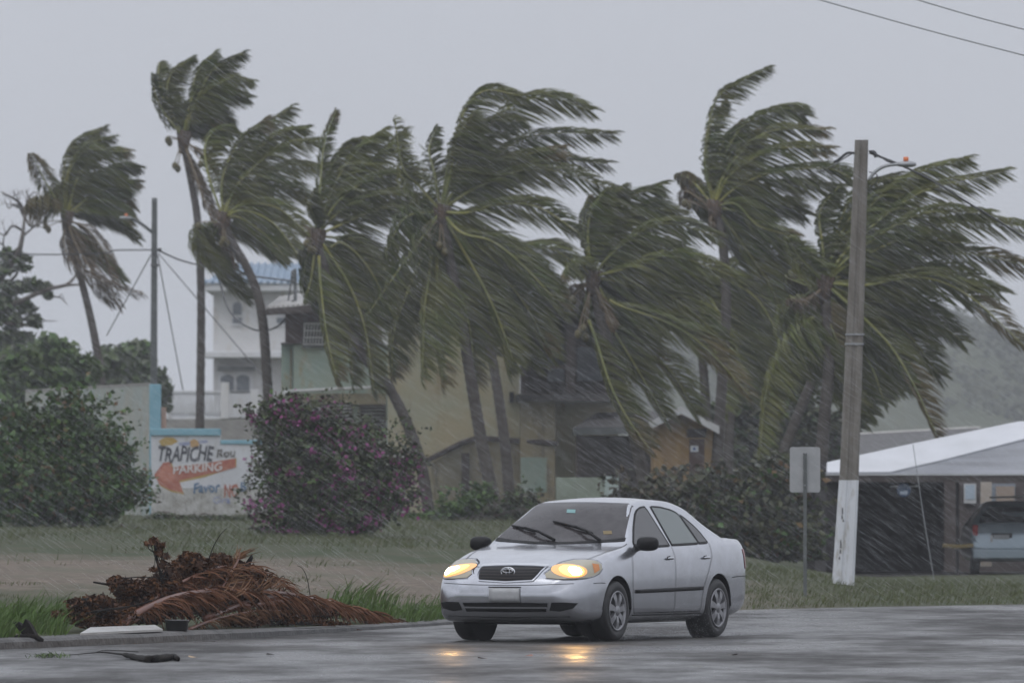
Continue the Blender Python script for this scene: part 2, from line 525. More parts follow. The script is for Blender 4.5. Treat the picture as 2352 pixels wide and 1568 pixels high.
def build_hill():
    top = pchip([900, 1250, 1400, 1500, 1650, 1800, 1950, 2100, 2160, 2220, 2300, 2400, 2700, 3300, 4200],
                [1085, 900, 735, 668, 655, 650, 690, 742, 748, 778, 800, 838, 930, 1020, 1100])
    d0 = 1250.0
    nx, ny = 190, 34
    us = np.linspace(900, 4200, nx)
    V = []
    for u in us:
        zt = CAMH - (top(u) - HOR) * d0 / F
        for j in range(ny):
            t = j / (ny - 1)
            d = 1000 + 470 * t
            prof = math.sin(min(1.0, t / 0.52) * math.pi / 2) if t < 0.52 else math.cos((t - 0.52) / 0.48 * math.pi / 2)
            x = X(u, d0)
            z = 0.6 + (zt - 0.6) * max(0.0, prof) ** 0.8
            c = Vector((x * 0.12, d * 0.08, 0))
            b = 1 - abs(noise.noise(c)) * 1.6
            b2 = 1 - abs(noise.noise(c * 2.7)) * 1.6
            z += min(1.0, prof * 2.5) * (b * 2.6 + b2 * 1.5 - 2.1)
            V.append((x, d, z))
    mb = MB().add(V, [(i*ny+j, (i+1)*ny+j, (i+1)*ny+j+1, i*ny+j+1) for i in range(nx-1) for j in range(ny-1)])
    M['hill'] = mat('wooded hill', (0.045, 0.056, 0.029), 0.8, (0.065, 0.070, 0.036), 0.25, detail=8, spec=0.1)
    tag(mb.build('hill', M['hill'], smooth=True), kind='structure')
    # tree crowns along its crest and face, one mass far off
    n = 40000
    u = RNG.uniform(1200, 2900, n); t = RNG.uniform(0.10, 0.60, n)
    C = []
    for i in range(n):
        zt = CAMH - (top(u[i]) - HOR) * d0 / F
        prof = math.sin(min(1.0, t[i] / 0.52) * math.pi / 2)
        x, d = X(u[i], d0), 1000 + 470 * t[i]
        c = Vector((x * 0.12, d * 0.08, 0))
        b = 1 - abs(noise.noise(c)) * 1.6
        b2 = 1 - abs(noise.noise(c * 2.7)) * 1.6
        C.append((x, d, 0.6 + (zt - 0.6) * prof ** 0.8 + min(1.0, prof * 2.5) * (b * 2.6 + b2 * 1.5 - 2.1)))
    leaves('far_wood', np.array(C) + RNG.normal(0, 0.4, (n, 3)), 1.1, [M['leaf_dark']], kind='stuff',
           label='hazy dark wood covering the far hillside', up=0.5)

def leaves(name, C, size, mats, parent=None, mi=None, up=0.3, jitter=0.4, aspect=0.62, wind=None, kind=None, label=None):
    n = len(C)
    a = RNG.normal(0, 1, (n, 3)); a[:, 2] *= 0.7
    if wind is not None: a += np.array(wind)
    a /= np.linalg.norm(a, axis=1)[:, None]
    nn = RNG.normal(0, 1, (n, 3)); nn[:, 2] += up * 3
    b = np.cross(nn, a); b /= (np.linalg.norm(b, axis=1)[:, None] + 1e-9)
    s = size * (1 + jitter * RNG.uniform(-1, 1, n))[:, None]
    fold = np.cross(a, b) * s * 0.12
    p0 = C - a * s * 0.5
    p2 = C + a * s * 0.5 - fold
    V = np.stack([p0, C + b * s * aspect * 0.5 + fold, p2, C - b * s * aspect * 0.5 + fold], 1)
    o = quads_mesh(name, V, mats, parent, mi)
    if kind: tag(o, label, None, None, kind)
    return o

def blob_points(blobs, n, shell=0.5):
    """points through a set of ellipsoids (centre, radii), denser towards the outside"""
    vol = np.array([b[1][0] * b[1][1] * b[1][2] for b in blobs]) ** 0.75
    idx = RNG.choice(len(blobs), n, p=vol / vol.sum())
    d = RNG.normal(0, 1, (n, 3)); d /= np.linalg.norm(d, axis=1)[:, None]
    r = RNG.uniform(0, 1, n) ** shell
    c = np.array([tuple(b[0]) for b in blobs])[idx]; rr = np.array([b[1] for b in blobs])[idx]
    return c + d * rr * r[:, None]

build_ground()
build_hill()

# ------------------------------------------------------------------ buildings
def rect(mb, u0, v0, u1, v1, d, depth, mat=0):
    """box whose front face fills the rows and columns given at distance d, and runs back by depth"""
    a, b = P(u0, v0, d), P(u1, v1, d)
    return mb.span((a.x, d, b.z), (b.x, d + depth, a.z), mat)

def wall_mat(name, c, c2, c3, sc=0.7):
    """weathered render: broad patches of faded paint plus vertical rain stains"""
    m = bpy.data.materials.new(name); m.use_nodes = True
    N, L = m.node_tree.nodes, m.node_tree.links
    b = N['Principled BSDF']; b.inputs['Roughness'].default_value = 0.7
    geo = N.new('ShaderNodeNewGeometry')
    def nz(s, scale, det=5):
        mp = N.new('ShaderNodeMapping'); mp.inputs['Scale'].default_value = s
        L.new(geo.outputs['Position'], mp.inputs['Vector'])
        n = N.new('ShaderNodeTexNoise'); n.inputs['Scale'].default_value = scale; n.inputs['Detail'].default_value = det
        n.inputs['Roughness'].default_value = 0.65
        L.new(mp.outputs[0], n.inputs['Vector']); return n.outputs[0]
    def rng(v, a, c):
        n = N.new('ShaderNodeMapRange'); n.inputs['From Min'].default_value = a; n.inputs['From Max'].default_value = c
        L.new(v, n.inputs['Value']); return n.outputs[0]
    m1 = N.new('ShaderNodeMixRGB'); m1.inputs[1].default_value = (*c, 1); m1.inputs[2].default_value = (*c2, 1)
    L.new(rng(nz((1, 1, 1), sc), 0.38, 0.62), m1.inputs[0])
    m2 = N.new('ShaderNodeMixRGB'); m2.inputs[2].default_value = (*c3, 1)
    L.new(m1.outputs[0], m2.inputs[1]); L.new(rng(nz((2.2, 2.2, 0.7), sc * 2.2, 8), 0.54, 0.72), m2.inputs[0])
    L.new(m2.outputs[0], b.inputs['Base Color'])
    bp = N.new('ShaderNodeBump'); bp.inputs['Strength'].default_value = 0.2; bp.inputs['Distance'].default_value = 0.02
    L.new(nz((1, 1, 1), 12), bp.inputs['Height']); L.new(bp.outputs[0], b.inputs['Normal'])
    return m

M['house_white'] = wall_mat('white house render', (0.62, 0.61, 0.60), (0.55, 0.55, 0.55), (0.46, 0.42, 0.36), 0.5)
M['house_trim'] = mat('white trim', (0.68, 0.69, 0.71), 0.5, (0.6, 0.6, 0.6), 2)
M['roof_blue'] = mat('blue tile roof', (0.16, 0.24, 0.33), 0.5, (0.21, 0.29, 0.38), 1.5)
M['pane_grey'] = mat('grey window pane', (0.16, 0.18, 0.20), 0.15, (0.12, 0.13, 0.15), 2)
M['mint'] = wall_mat('mint render', (0.29, 0.38, 0.33), (0.35, 0.40, 0.33), (0.33, 0.27, 0.15), 0.8)
M['yellow_wall'] = wall_mat('yellow render', (0.50, 0.43, 0.27), (0.45, 0.46, 0.34), (0.35, 0.27, 0.16), 0.5)
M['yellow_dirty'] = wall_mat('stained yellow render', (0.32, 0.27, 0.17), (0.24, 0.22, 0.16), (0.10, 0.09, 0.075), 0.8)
M['stain_wall'] = wall_mat('stained ochre render', (0.31, 0.27, 0.17), (0.22, 0.20, 0.14), (0.14, 0.12, 0.09), 1.2)
M['brown_wood'] = mat('brown boards', (0.085, 0.050, 0.042), 0.6, (0.06, 0.035, 0.032), 3, stretch=(4, 4, 0.6))
M['brown_dark'] = mat('dark brown timber', (0.045, 0.035, 0.032), 0.6, (0.065, 0.05, 0.045), 3)
M['roof_metal'] = mat('pale corrugated sheet', (0.48, 0.47, 0.45), 0.5, (0.36, 0.34, 0.32), 1.5)
M['roof_dark'] = mat('dark felt roof', (0.05, 0.048, 0.047), 0.6, (0.075, 0.07, 0.068), 1.5)
M['louvre'] = mat('louvre white', (0.60, 0.61, 0.62), 0.45, (0.5, 0.5, 0.5), 3)
M['louvre_grey'] = mat('louvre grey', (0.22, 0.23, 0.22), 0.5, (0.16, 0.16, 0.16), 3)
M['ochre'] = mat('ochre boards', (0.34, 0.22, 0.09), 0.65, (0.26, 0.16, 0.07), 2, stretch=(3, 3, 0.7))
M['blue_paint'] = mat('sky blue paint', (0.21, 0.40, 0.48), 0.6, (0.17, 0.33, 0.40), 3, lo=0.4, hi=0.75)
M['salmon'] = mat('salmon paint', (0.50, 0.33, 0.26), 0.6, (0.42, 0.29, 0.24), 3)

def white_house():
    D = 340.0
    base = P(600, 985, D)
    r = thing('white_house', (base.x, D, gz(base.x, D)), 'two storey white house with a blue hipped roof behind the slim palms', 'house')
    mb = MB(); rect(mb, 490, 664, 905, 960, D, 9); mb.build('wall', M['house_white'], r)
    mb = MB(); rect(mb, 470, 648, 935, 668, D - 0.9, 11); mb.build('eave', M['house_trim'], r, bevel=0.03)
    # hipped roof of tile courses
    a, b = P(464, 650, D - 1.0), P(940, 650, D - 1.0)
    ha, hb = P(552, 606, D + 5), P(850, 606, D + 5)
    bk = D + 11
    roof = MB()
    e = [(a.x, a.y, a.z), (b.x, b.y, b.z), (b.x, bk, b.z), (a.x, bk, a.z)]
    rt = [(ha.x, ha.y, ha.z), (hb.x, hb.y, hb.z)]
    roof.add(e + rt, [(0, 1, 5, 4), (1, 2, 5), (2, 3, 4, 5), (3, 0, 4), (3, 2, 1, 0)])
    ro = roof.build('roof', M['roof_blue'], r)
    for k in range(30):      # raised tile ribs down the front slope
        t = (k + 0.5) / 30
        x = a.x + (b.x - a.x) * t
        lo = Vector((x, a.y, a.z + 0.02))
        s = min(1.0, (x - a.x) / (ha.x - a.x), (b.x - x) / (b.x - hb.x))
        hi = Vector((x, a.y + (ha.y - a.y) * s, a.z + (ha.z - a.z) * s + 0.03))
        MB().tube([lo, hi], 0.07, 5).build('tile_rib', M['roof_blue'], ro)
    # floor slab with its balcony lip
    mb = MB(); rect(mb, 468, 806, 912, 821, D - 1.3, 2.5); mb.build('floor_slab', M['house_trim'], r, bevel=0.03)
    # upper windows: arched light over a square one
    for u0, u1 in ((533, 557), (634, 657), (770, 794)):
        w = MB()
        pts = [P(u0, 725, D - 0.05), P(u1, 725, D - 0.05)]
        cx, rad = (u0 + u1) / 2, (u1 - u0) / 2
        for k in range(9):
            an = math.pi * k / 8
            pts.append(P(cx + rad * math.cos(an), 702 - 11 * math.sin(an), D - 0.05))
        w.prism(pts, (0, 0.03, 0))
        wo = w.build('window', M['house_trim'], r)
        def ins(q, k=0.86):
            c = P(cx, 708, D - 0.05); return c + (q - c) * k + Vector((0, -0.02, 0))
        MB().prism([ins(q) for q in pts], (0, 0.015, 0)).build('pane', M['pane_grey'], wo)
        mb = MB(); rect(mb, u0, 728, u1, 744, D - 0.06, 0.04); lo = mb.build('window', M['house_trim'], r)
        mb = MB(); rect(mb, u0 + 1.5, 729.5, u1 - 1.5, 742.5, D - 0.08, 0.03); mb.build('pane', M['pane_grey'], lo)
        mb = MB(); rect(mb, u0 - 2, 744.3, u1 + 2, 747, D - 0.12, 0.1); mb.build('sill', M['house_trim'], r)
    # double french door under a small canopy
    mb = MB(); rect(mb, 500, 841, 586, 850, D - 0.5, 0.5); mb.build('door_canopy', M['concrete_dark'], r)
    dr = MB(); rect(dr, 501, 852, 580, 958, D - 0.08, 0.07); do = dr.build('double_door', M['house_trim'], r)
    for u0, u1 in ((507, 537), (543, 573)):
        pts = [P(u0, 896, D - 0.11), P(u1, 896, D - 0.11)]
        for k in range(7):
            t = k / 6
            pts.append(P(u1 + (u0 - u1) * t, 866 - 6 * math.sin(math.pi * t), D - 0.11))
        MB().prism(pts, (0, 0.02, 0)).build('pane', M['pane_grey'], do)
        mb = MB(); rect(mb, u0 + 3, 914, u1 - 3, 952, D - 0.11, 0.02); mb.build('panel', M['house_white'], do)
    mb = MB(); rect(mb, 498, 898.6, 582, 902, D - 0.16, 0.05); mb.build('door_rail', M['concrete_dark'], do)
    # terrace with its balustrade
    mb = MB(); rect(mb, 380, 962, 760, 1068, D - 4.0, 4.2); mb.build('terrace', M['concrete'], r)
    top = MB(); rect(top, 388, 897, 520, 902, D - 4.0, 0.2); bal = top.build('balustrade', M['house_trim'], r)
    mb = MB(); rect(mb, 388, 957, 520, 961.5, D - 4.0, 0.2); mb.build('bottom_rail', M['house_trim'], bal)
    proto = None
    zb, zt = P(0, 957, D - 3.9).z, P(0, 902, D - 3.9).z
    for k in range(17):
        x = X(393 + k * 7.6, D - 3.9)
        if proto is None:
            h = zt - zb
            proto = MB().tube([(0, 0, 0), (0, 0, h * .2), (0, 0, h * .45), (0, 0, h * .8), (0, 0, h)], [.05, .075, .065, .045, .06], 6).build('baluster', M['house_trim'], bal, smooth=True, local=True)
            o = proto
        else:
            o = proto.copy(); col.objects.link(o)
        o.location = Vector((x, D - 3.9, zb)) - origin_of(bal)
    for u0, u1, v0 in ((384, 391, 893), (507, 526, 878), (575, 594, 895)):
        mb = MB(); rect(mb, u0, v0, u1, 961.5, D - 4.05, 0.35); mb.build('terrace_post', M['house_white'], r, bevel=0.02)
    mb = MB(); rect(mb, 526, 904, 575, 908, D - 4.0, 0.1); g = mb.build('gate', M['house_trim'], r)
    for k in range(7):
        mb = MB(); rect(mb, 529 + k * 6.6, 908, 531.5 + k * 6.6, 958, D - 3.98, 0.06); mb.build('gate_bar', M['house_trim'], g)

def jalousie(r, u0, v0, u1, v1, d, n, frame, slat, back, gap=0.5, sill=True):
    mb = MB(); rect(mb, u0, v0, u1, v1, d - 0.02, 0.02); w = mb.build('window', back, r)
    fr = MB(); t = 2.0
    rect(fr, u0 - t, v0 - t, u1 + t, v0, d - 0.09, 0.08); rect(fr, u0 - t, v1, u1 + t, v1 + t, d - 0.09, 0.08)
    rect(fr, u0 - t, v0, u0, v1, d - 0.09, 0.08); rect(fr, u1, v0, u1 + t, v1, d - 0.09, 0.08)
    fr.build('window_frame', frame, w)
    h = (v1 - v0) / n
    for k in range(n):
        a, b = P(u0, v0 + (k + 0.5) * h, d), P(u1, v0 + (k + 0.5) * h, d)
        R = Matrix.Rotation(math.radians(48), 3, 'X')
        hh = h * d / F
        MB().box(((a.x + b.x) / 2, d - 0.05, a.z), (b.x - a.x, 0.012, hh * gap), rot=R).build('louvre_slat', slat, w)
    if sill:
        mb = MB(); rect(mb, u0 - 4, v1 + t + 0.3, u1 + 4, v1 + t + 5, d - 0.16, 0.18); mb.build('window_sill', M['concrete_dark'], w)
    return w

def mint_house():
    D = 224.0
    base = P(760, 1150, D)
    r = thing('mint_house', (base.x, D, gz(base.x, D)), 'mint green stained house with a brown boarded upper room and louvred windows', 'house')
    mb = MB(); rect(mb, 674, 790, 889, 1175, D, 7.0); mb.build('wall', M['mint'], r)
    mb = MB(); rect(mb, 646, 790, 673.6, 1175, D + 0.4, 6.0); mb.build('side_wall', M['mint'], r)
    mb = MB(); rect(mb, 660, 903, 886, 928, D - 0.10, 0.10); mb.build('stained_band', M['stain_wall'], r)
    mb = MB(); rect(mb, 655, 700, 870, 787, D + 0.1, 6); mb.build('upper_room_wall', M['brown_wood'], r)
    for k in range(17):       # upright boards of the upper room
        mb = MB(); u = 656 + k * 12.4; rect(mb, u, 703, u + 11.4, 786.5, D + 0.075, 0.03); mb.build('board', M['brown_wood'], r)
    mb = MB(); rect(mb, 645, 786.5, 700, 790, D - 0.12, 3); mb.build('ledge', M['brown_dark'], r)
    # low monopitch roof of corrugated sheet, rising to the right and the rear
    q = [P(611, 713, D - 1.0), P(905, 690, D - 1.0), P(905, 645, D + 7), P(640, 690, D + 7)]
    rf = MB().prism(q, (0, 0, 0.06)).build('roof', M['roof_metal'], r)
    for k in range(26):
        t = (k + 0.5) / 26
        a = q[0].lerp(q[1], t) + Vector((0, 0, 0.07)); b = q[3].lerp(q[2], t) + Vector((0, 0, 0.07))
        MB().tube([a, b], 0.045, 5).build('corrugation', M['roof_metal'], rf)
    MB().prism([q[0] + Vector((0, -.03, -.13)), q[1] + Vector((0, -.03, -.13)), q[1] + Vector((0, -.03, .05)), q[0] + Vector((0, -.03, .05))], (0, 0.028, 0)).build('fascia', M['brown_dark'], r)
    jalousie(r, 699, 743, 746, 791, D, 3, M['louvre'], M['louvre_grey'], M['dark'], 0.25)
    w = MB()
    for k in range(4):        # white lattice grille over the upper window
        a, b = P(699, 744 + k * 15.5, D - 0.13), P(746, 744 + k * 15.5, D - 0.13)
        w.tube([a, b], 0.02, 5)
    for k in range(8):
        a, b = P(697 + k * 7, 791, D - 0.13), P(702 + k * 7, 743, D - 0.13)
        w.tube([a, b], 0.016, 5)
    w.build('window_grille', M['louvre'], r)
    jalousie(r, 688, 929, 737, 955, D - 0.1, 4, M['brown_dark'], M['louvre'], M['louvre'], 0.9)
    jalousie(r, 757, 927, 808, 973, D - 0.1, 6, M['brown_dark'], M['louvre'], M['dark'], 0.42)
    jalousie(r, 828, 930, 884, 977, D - 0.1, 6, M['brown_dark'], M['louvre_grey'], M['dark'], 0.5)
    mb = MB(); rect(mb, 739.5, 925, 754.5, 975, D - 0.08, 0.08); mb.build('window_pier', M['brown_dark'], r)
    # white drain pipe that crosses the front and turns down
    MB().tube(cr([P(652, 925, D - 0.25), P(651, 910, D - 0.25), P(657, 900, D - 0.25), P(700, 897, D - 0.25), P(800, 892, D - 0.25), P(888, 888, D - 0.25)], 30), 0.045, 8).build('drain_pipe', M['louvre'], r, smooth=True)
    mb = MB(); rect(mb, 666, 800, 670, 1010, D + 0.3, 0.06); mb.build('downpipe', M['stain_wall'], r)
    # service mast with insulators
    ma = MB(); ma.tube([P(678, 702, D + 1), P(678, 617, D + 1)], [0.05, 0.04], 8); mo = ma.build('service_mast', M['concrete_dark'], r)
    for k in range(3):
        MB().ball(P(673, 625 + 10 * k, D + 0.9), (0.05, 0.05, 0.06)).build('insulator', M['concrete_dark'], mo, smooth=True)
    MB().tube([P(678, 620, D + 1), P(670, 622, D + 1), P(669, 650, D + 1)], 0.02, 6).build('weatherhead', M['wire'], mo)
    MB().tube([P(668, 652, D + 0.9), P(662, 690, D + 0.9)], 0.02, 6).build('mast_stay', M['wire'], mo)

def yellow_house():
    D = 217.0
    base = P(1140, 1150, D)
    r = thing('yellow_house', (base.x, D, gz(base.x, D)), 'weathered pale yellow house with a dark upper porch behind the leaning palm trunks', 'house')
    mb = MB(); rect(mb, 890.5, 700, 1194, 1180, D, 7); mb.build('wall', M['yellow_wall'], r)
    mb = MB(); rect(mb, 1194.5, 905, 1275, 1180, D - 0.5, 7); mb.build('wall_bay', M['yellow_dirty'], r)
    mb = MB(); rect(mb, 1275.5, 915, 1420, 1180, D + 0.6, 6); mb.build('rear_bay', M['yellow_wall'], r)
    # stucco patch and stair flank
    mb = MB()
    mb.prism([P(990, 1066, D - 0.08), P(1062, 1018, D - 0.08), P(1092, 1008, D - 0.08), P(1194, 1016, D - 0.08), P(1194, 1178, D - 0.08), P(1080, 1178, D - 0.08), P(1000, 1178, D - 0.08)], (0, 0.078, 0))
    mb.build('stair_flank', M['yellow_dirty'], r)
    mb = MB()
    pts = [P(885, 1052, D - 0.14), P(985, 1055, D - 0.14), P(1062, 1016, D - 0.14), P(1095, 1005, D - 0.14), P(1280, 1018, D - 0.62)]
    mb.tube(pts, 0.07, 6); mb.build('stair_coping', M['brown_dark'], r)
    # upper porch: dark recess with posts, rail beam and grey panes
    mb = MB(); rect(mb, 1195, 690, 1425, 905, D + 2.4, 0.2); mb.build('porch_back', M['brown_dark'], r)
    mb = MB(); rect(mb, 1185, 672, 1440, 716, D - 0.8, 4.5); mb.build('porch_roof', M['roof_dark'], r)
    for u0, u1 in ((1197, 1208), (1301, 1321), (1388, 1400)):
        mb = MB(); rect(mb, u0, 716.5, u1, 904.5, D - 0.4, 0.25); mb.build('porch_post', M['brown_dark'], r)
    mb = MB(); rect(mb, 1185, 905.3, 1425, 921, D - 0.95, 4.2); mb.build('porch_floor', M['roof_dark'], r)
    for u0, v0, u1, v1 in ((1256, 783, 1298, 812), (1256, 818, 1298, 878), (1323, 795, 1386, 876)):
        mb = MB(); rect(mb, u0, v0, u1, v1, D + 2.3, 0.09); w = mb.build('window', M['brown_dark'], r)
        mb = MB(); rect(mb, u0 + 2, v0 + 2, u1 - 2, v1 - 2, D + 2.27, 0.06); mb.build('pane', M['pane_grey'], w)
    mb = MB(); rect(mb, 1209, 838, 1300, 846, D - 0.35, 0.1); mb.build('porch_rail', M['brown_dark'], r)
    mb = MB(); rect(mb, 1170, 900, 1180, 925, D - 0.15, 0.14); mb.build('wall_lamp', M['dark'], r)
    # lean-to canopy, and a dark sheet standing in for the dark under it
    q = [P(1316, 990, D - 2.2), P(1545, 985, D - 2.2), P(1520, 950, D + 0.6), P(1372, 955, D + 0.6)]
    MB().prism(q, (0, 0, 0.09)).build('canopy', M['roof_dark'], r)
    MB().prism([p + Vector((0, -.02, -.10)) for p in q[:2]] + [p + Vector((0, -.02, .07)) for p in q[1::-1]], (0, 0.018, 0)).build('canopy_fascia', M['concrete_dark'], r)
    mb = MB(); rect(mb, 1325, 1000, 1520, 1180, D - 0.2, 0.3); mb.build('dark_under_canopy', M['brown_dark'], r)
    mb = MB(); rect(mb, 1322, 990, 1328, 1180, D - 2.1, 0.12); mb.build('canopy_post', M['brown_dark'], r)
    mb = MB(); rect(mb, 1060, 1040, 1078, 1178, D - 0.32, 0.2); mb.build('pipe_chase', M['brown_dark'], r)
    # old mint plaster low on the bay
    mb = MB(); rect(mb, 1196, 1050, 1256, 1130, D - 0.52, 0.018); mb.build('plaster_patch', M['mint'], r)
    # low garden wall with a paler pier
    g = thing('garden_wall', P(1340, 1190, 196.0), 'low pale green garden wall with a lighter pier above the car roof', 'wall')
    g.location.z = gz(g.location.x, 196)
    mb = MB(); rect(mb, 1277, 1096, 1388, 1200, 196, 0.3); mb.build('wall_panel', mat('pale green render', (0.27, 0.32, 0.26), 0.7, (0.20, 0.23, 0.18), 1.6), g)
    mb = MB(); rect(mb, 1388.5, 1094, 1421, 1200, 195.9, 0.45); mb.build('wall_pier', mat('pale grey green render', (0.38, 0.45, 0.42), 0.7, (0.33, 0.40, 0.37), 1.6), g, bevel=0.015)

def ochre_shed():
    D = 208.0
    r = thing('ochre_shed', (X(1585, D), D, gz(X(1585, D), D)), 'small ochre boarded shed with a white edged gable and a notice by its door', 'shed')
    apex, l, rr = P(1565, 940, D - 0.5), P(1490, 978, D - 0.5), P(1652, 987, D - 0.5)
    bk = Vector((0, 4, 0))
    wl_ = MB().prism([P(1500, 1180, D), P(1640, 1180, D), P(1640, 984, D), P(1565, 950, D), P(1500, 982, D)], (0, 3.2, 0)).build('wall', M['ochre'], r)
    for k in range(11):
        u = 1501 + k * 12.6
        vt = 950 + abs(u + 6 - 1565) * 0.47 + 4
        mb = MB(); rect(mb, u, vt, u + 11.6, 1180, D - 0.03, 0.028); mb.build('board', M['ochre'], wl_)
    for a, b in ((l, apex), (apex, rr)):
        MB().prism([a, b, b + bk, a + bk], (0, 0, 0.07)).build('roof_slope', M['roof_dark'], r)
        MB().prism([a + Vector((0, -.04, -.10)), b + Vector((0, -.04, -.10)), b + Vector((0, -.04, .09)), a + Vector((0, -.04, .09))], (0, .035, 0)).build('barge_board', M['louvre'], r)
    mb = MB(); rect(mb, 1583, 1008, 1618, 1180, D - 0.07, 0.04); d = mb.build('door', M['brown_wood'], r)
    mb = MB(); rect(mb, 1578, 984, 1622, 1004, D - 0.06, 0.03); mb.build('transom', M['brown_dark'], r)
    mb = MB(); rect(mb, 1586, 1023, 1604, 1037, D - 0.10, 0.02); n = mb.build('notice', mat('white notice', (0.6, 0.62, 0.66), 0.5), r)
    mb = MB(); rect(mb, 1592, 1027, 1598, 1033, D - 0.11, 0.01); mb.build('notice_mark', mat('blue mark', (0.06, 0.11, 0.30), 0.5), n)
    mb = MB(); rect(mb, 1583, 1100, 1600, 1106, D - 0.09, 0.02); mb.build('door_handle', M['concrete_dark'], d)

white_house(); mint_house(); yellow_house(); ochre_shed()

def lettering(word, wall, at, height, width, d, m, slant=0.0, rise=0.0, seed=0, bold=0.02):
    """painted word: each letter set by hand a little off the line, one thin mesh"""
    rnd = random.Random(seed)
    cu = bpy.data.curves.new('lettering', 'FONT'); cu.body = word; cu.size = 1.0; cu.offset = bold; cu.shear = slant
    cu.extrude = 0.004
    cu.resolution_u = 3
    to = bpy.data.objects.new('lettering', cu); col.objects.link(to)
    dg = bpy.context.evaluated_depsgraph_get()
    me = bpy.data.meshes.new_from_object(to.evaluated_get(dg))
    bpy.data.objects.remove(to, do_unlink=True)
    co = np.zeros(len(me.vertices) * 3); me.vertices.foreach_get('co', co); co = co.reshape(-1, 3)
    mn, mx = co.min(0), co.max(0)
    p = P(at[0], at[1], d)
    o0 = origin_of(wall)
    sx, sz = (width * d / F) / (mx[0] - mn[0]), (height * d / F) / (mx[1] - mn[1])
    out = np.zeros_like(co)
    tx = (co[:, 0] - mn[0]) / (mx[0] - mn[0])
    wob = np.array([0.06 * math.sin(t * 17 + seed) + 0.04 * math.sin(t * 41 + seed * 2) for t in tx]) * height * d / F
    out[:, 0] = (co[:, 0] - mn[0]) * sx + p.x - o0.x
    out[:, 2] = (co[:, 1] - mn[1]) * sz + p.z - o0.z + tx * rise * d / F + wob
    out[:, 1] = d - co[:, 2] - o0.y
    me.vertices.foreach_set('co', out.ravel()); me.update()
    me.materials.clear()
    return link_mesh('lettering', me, m, wall)

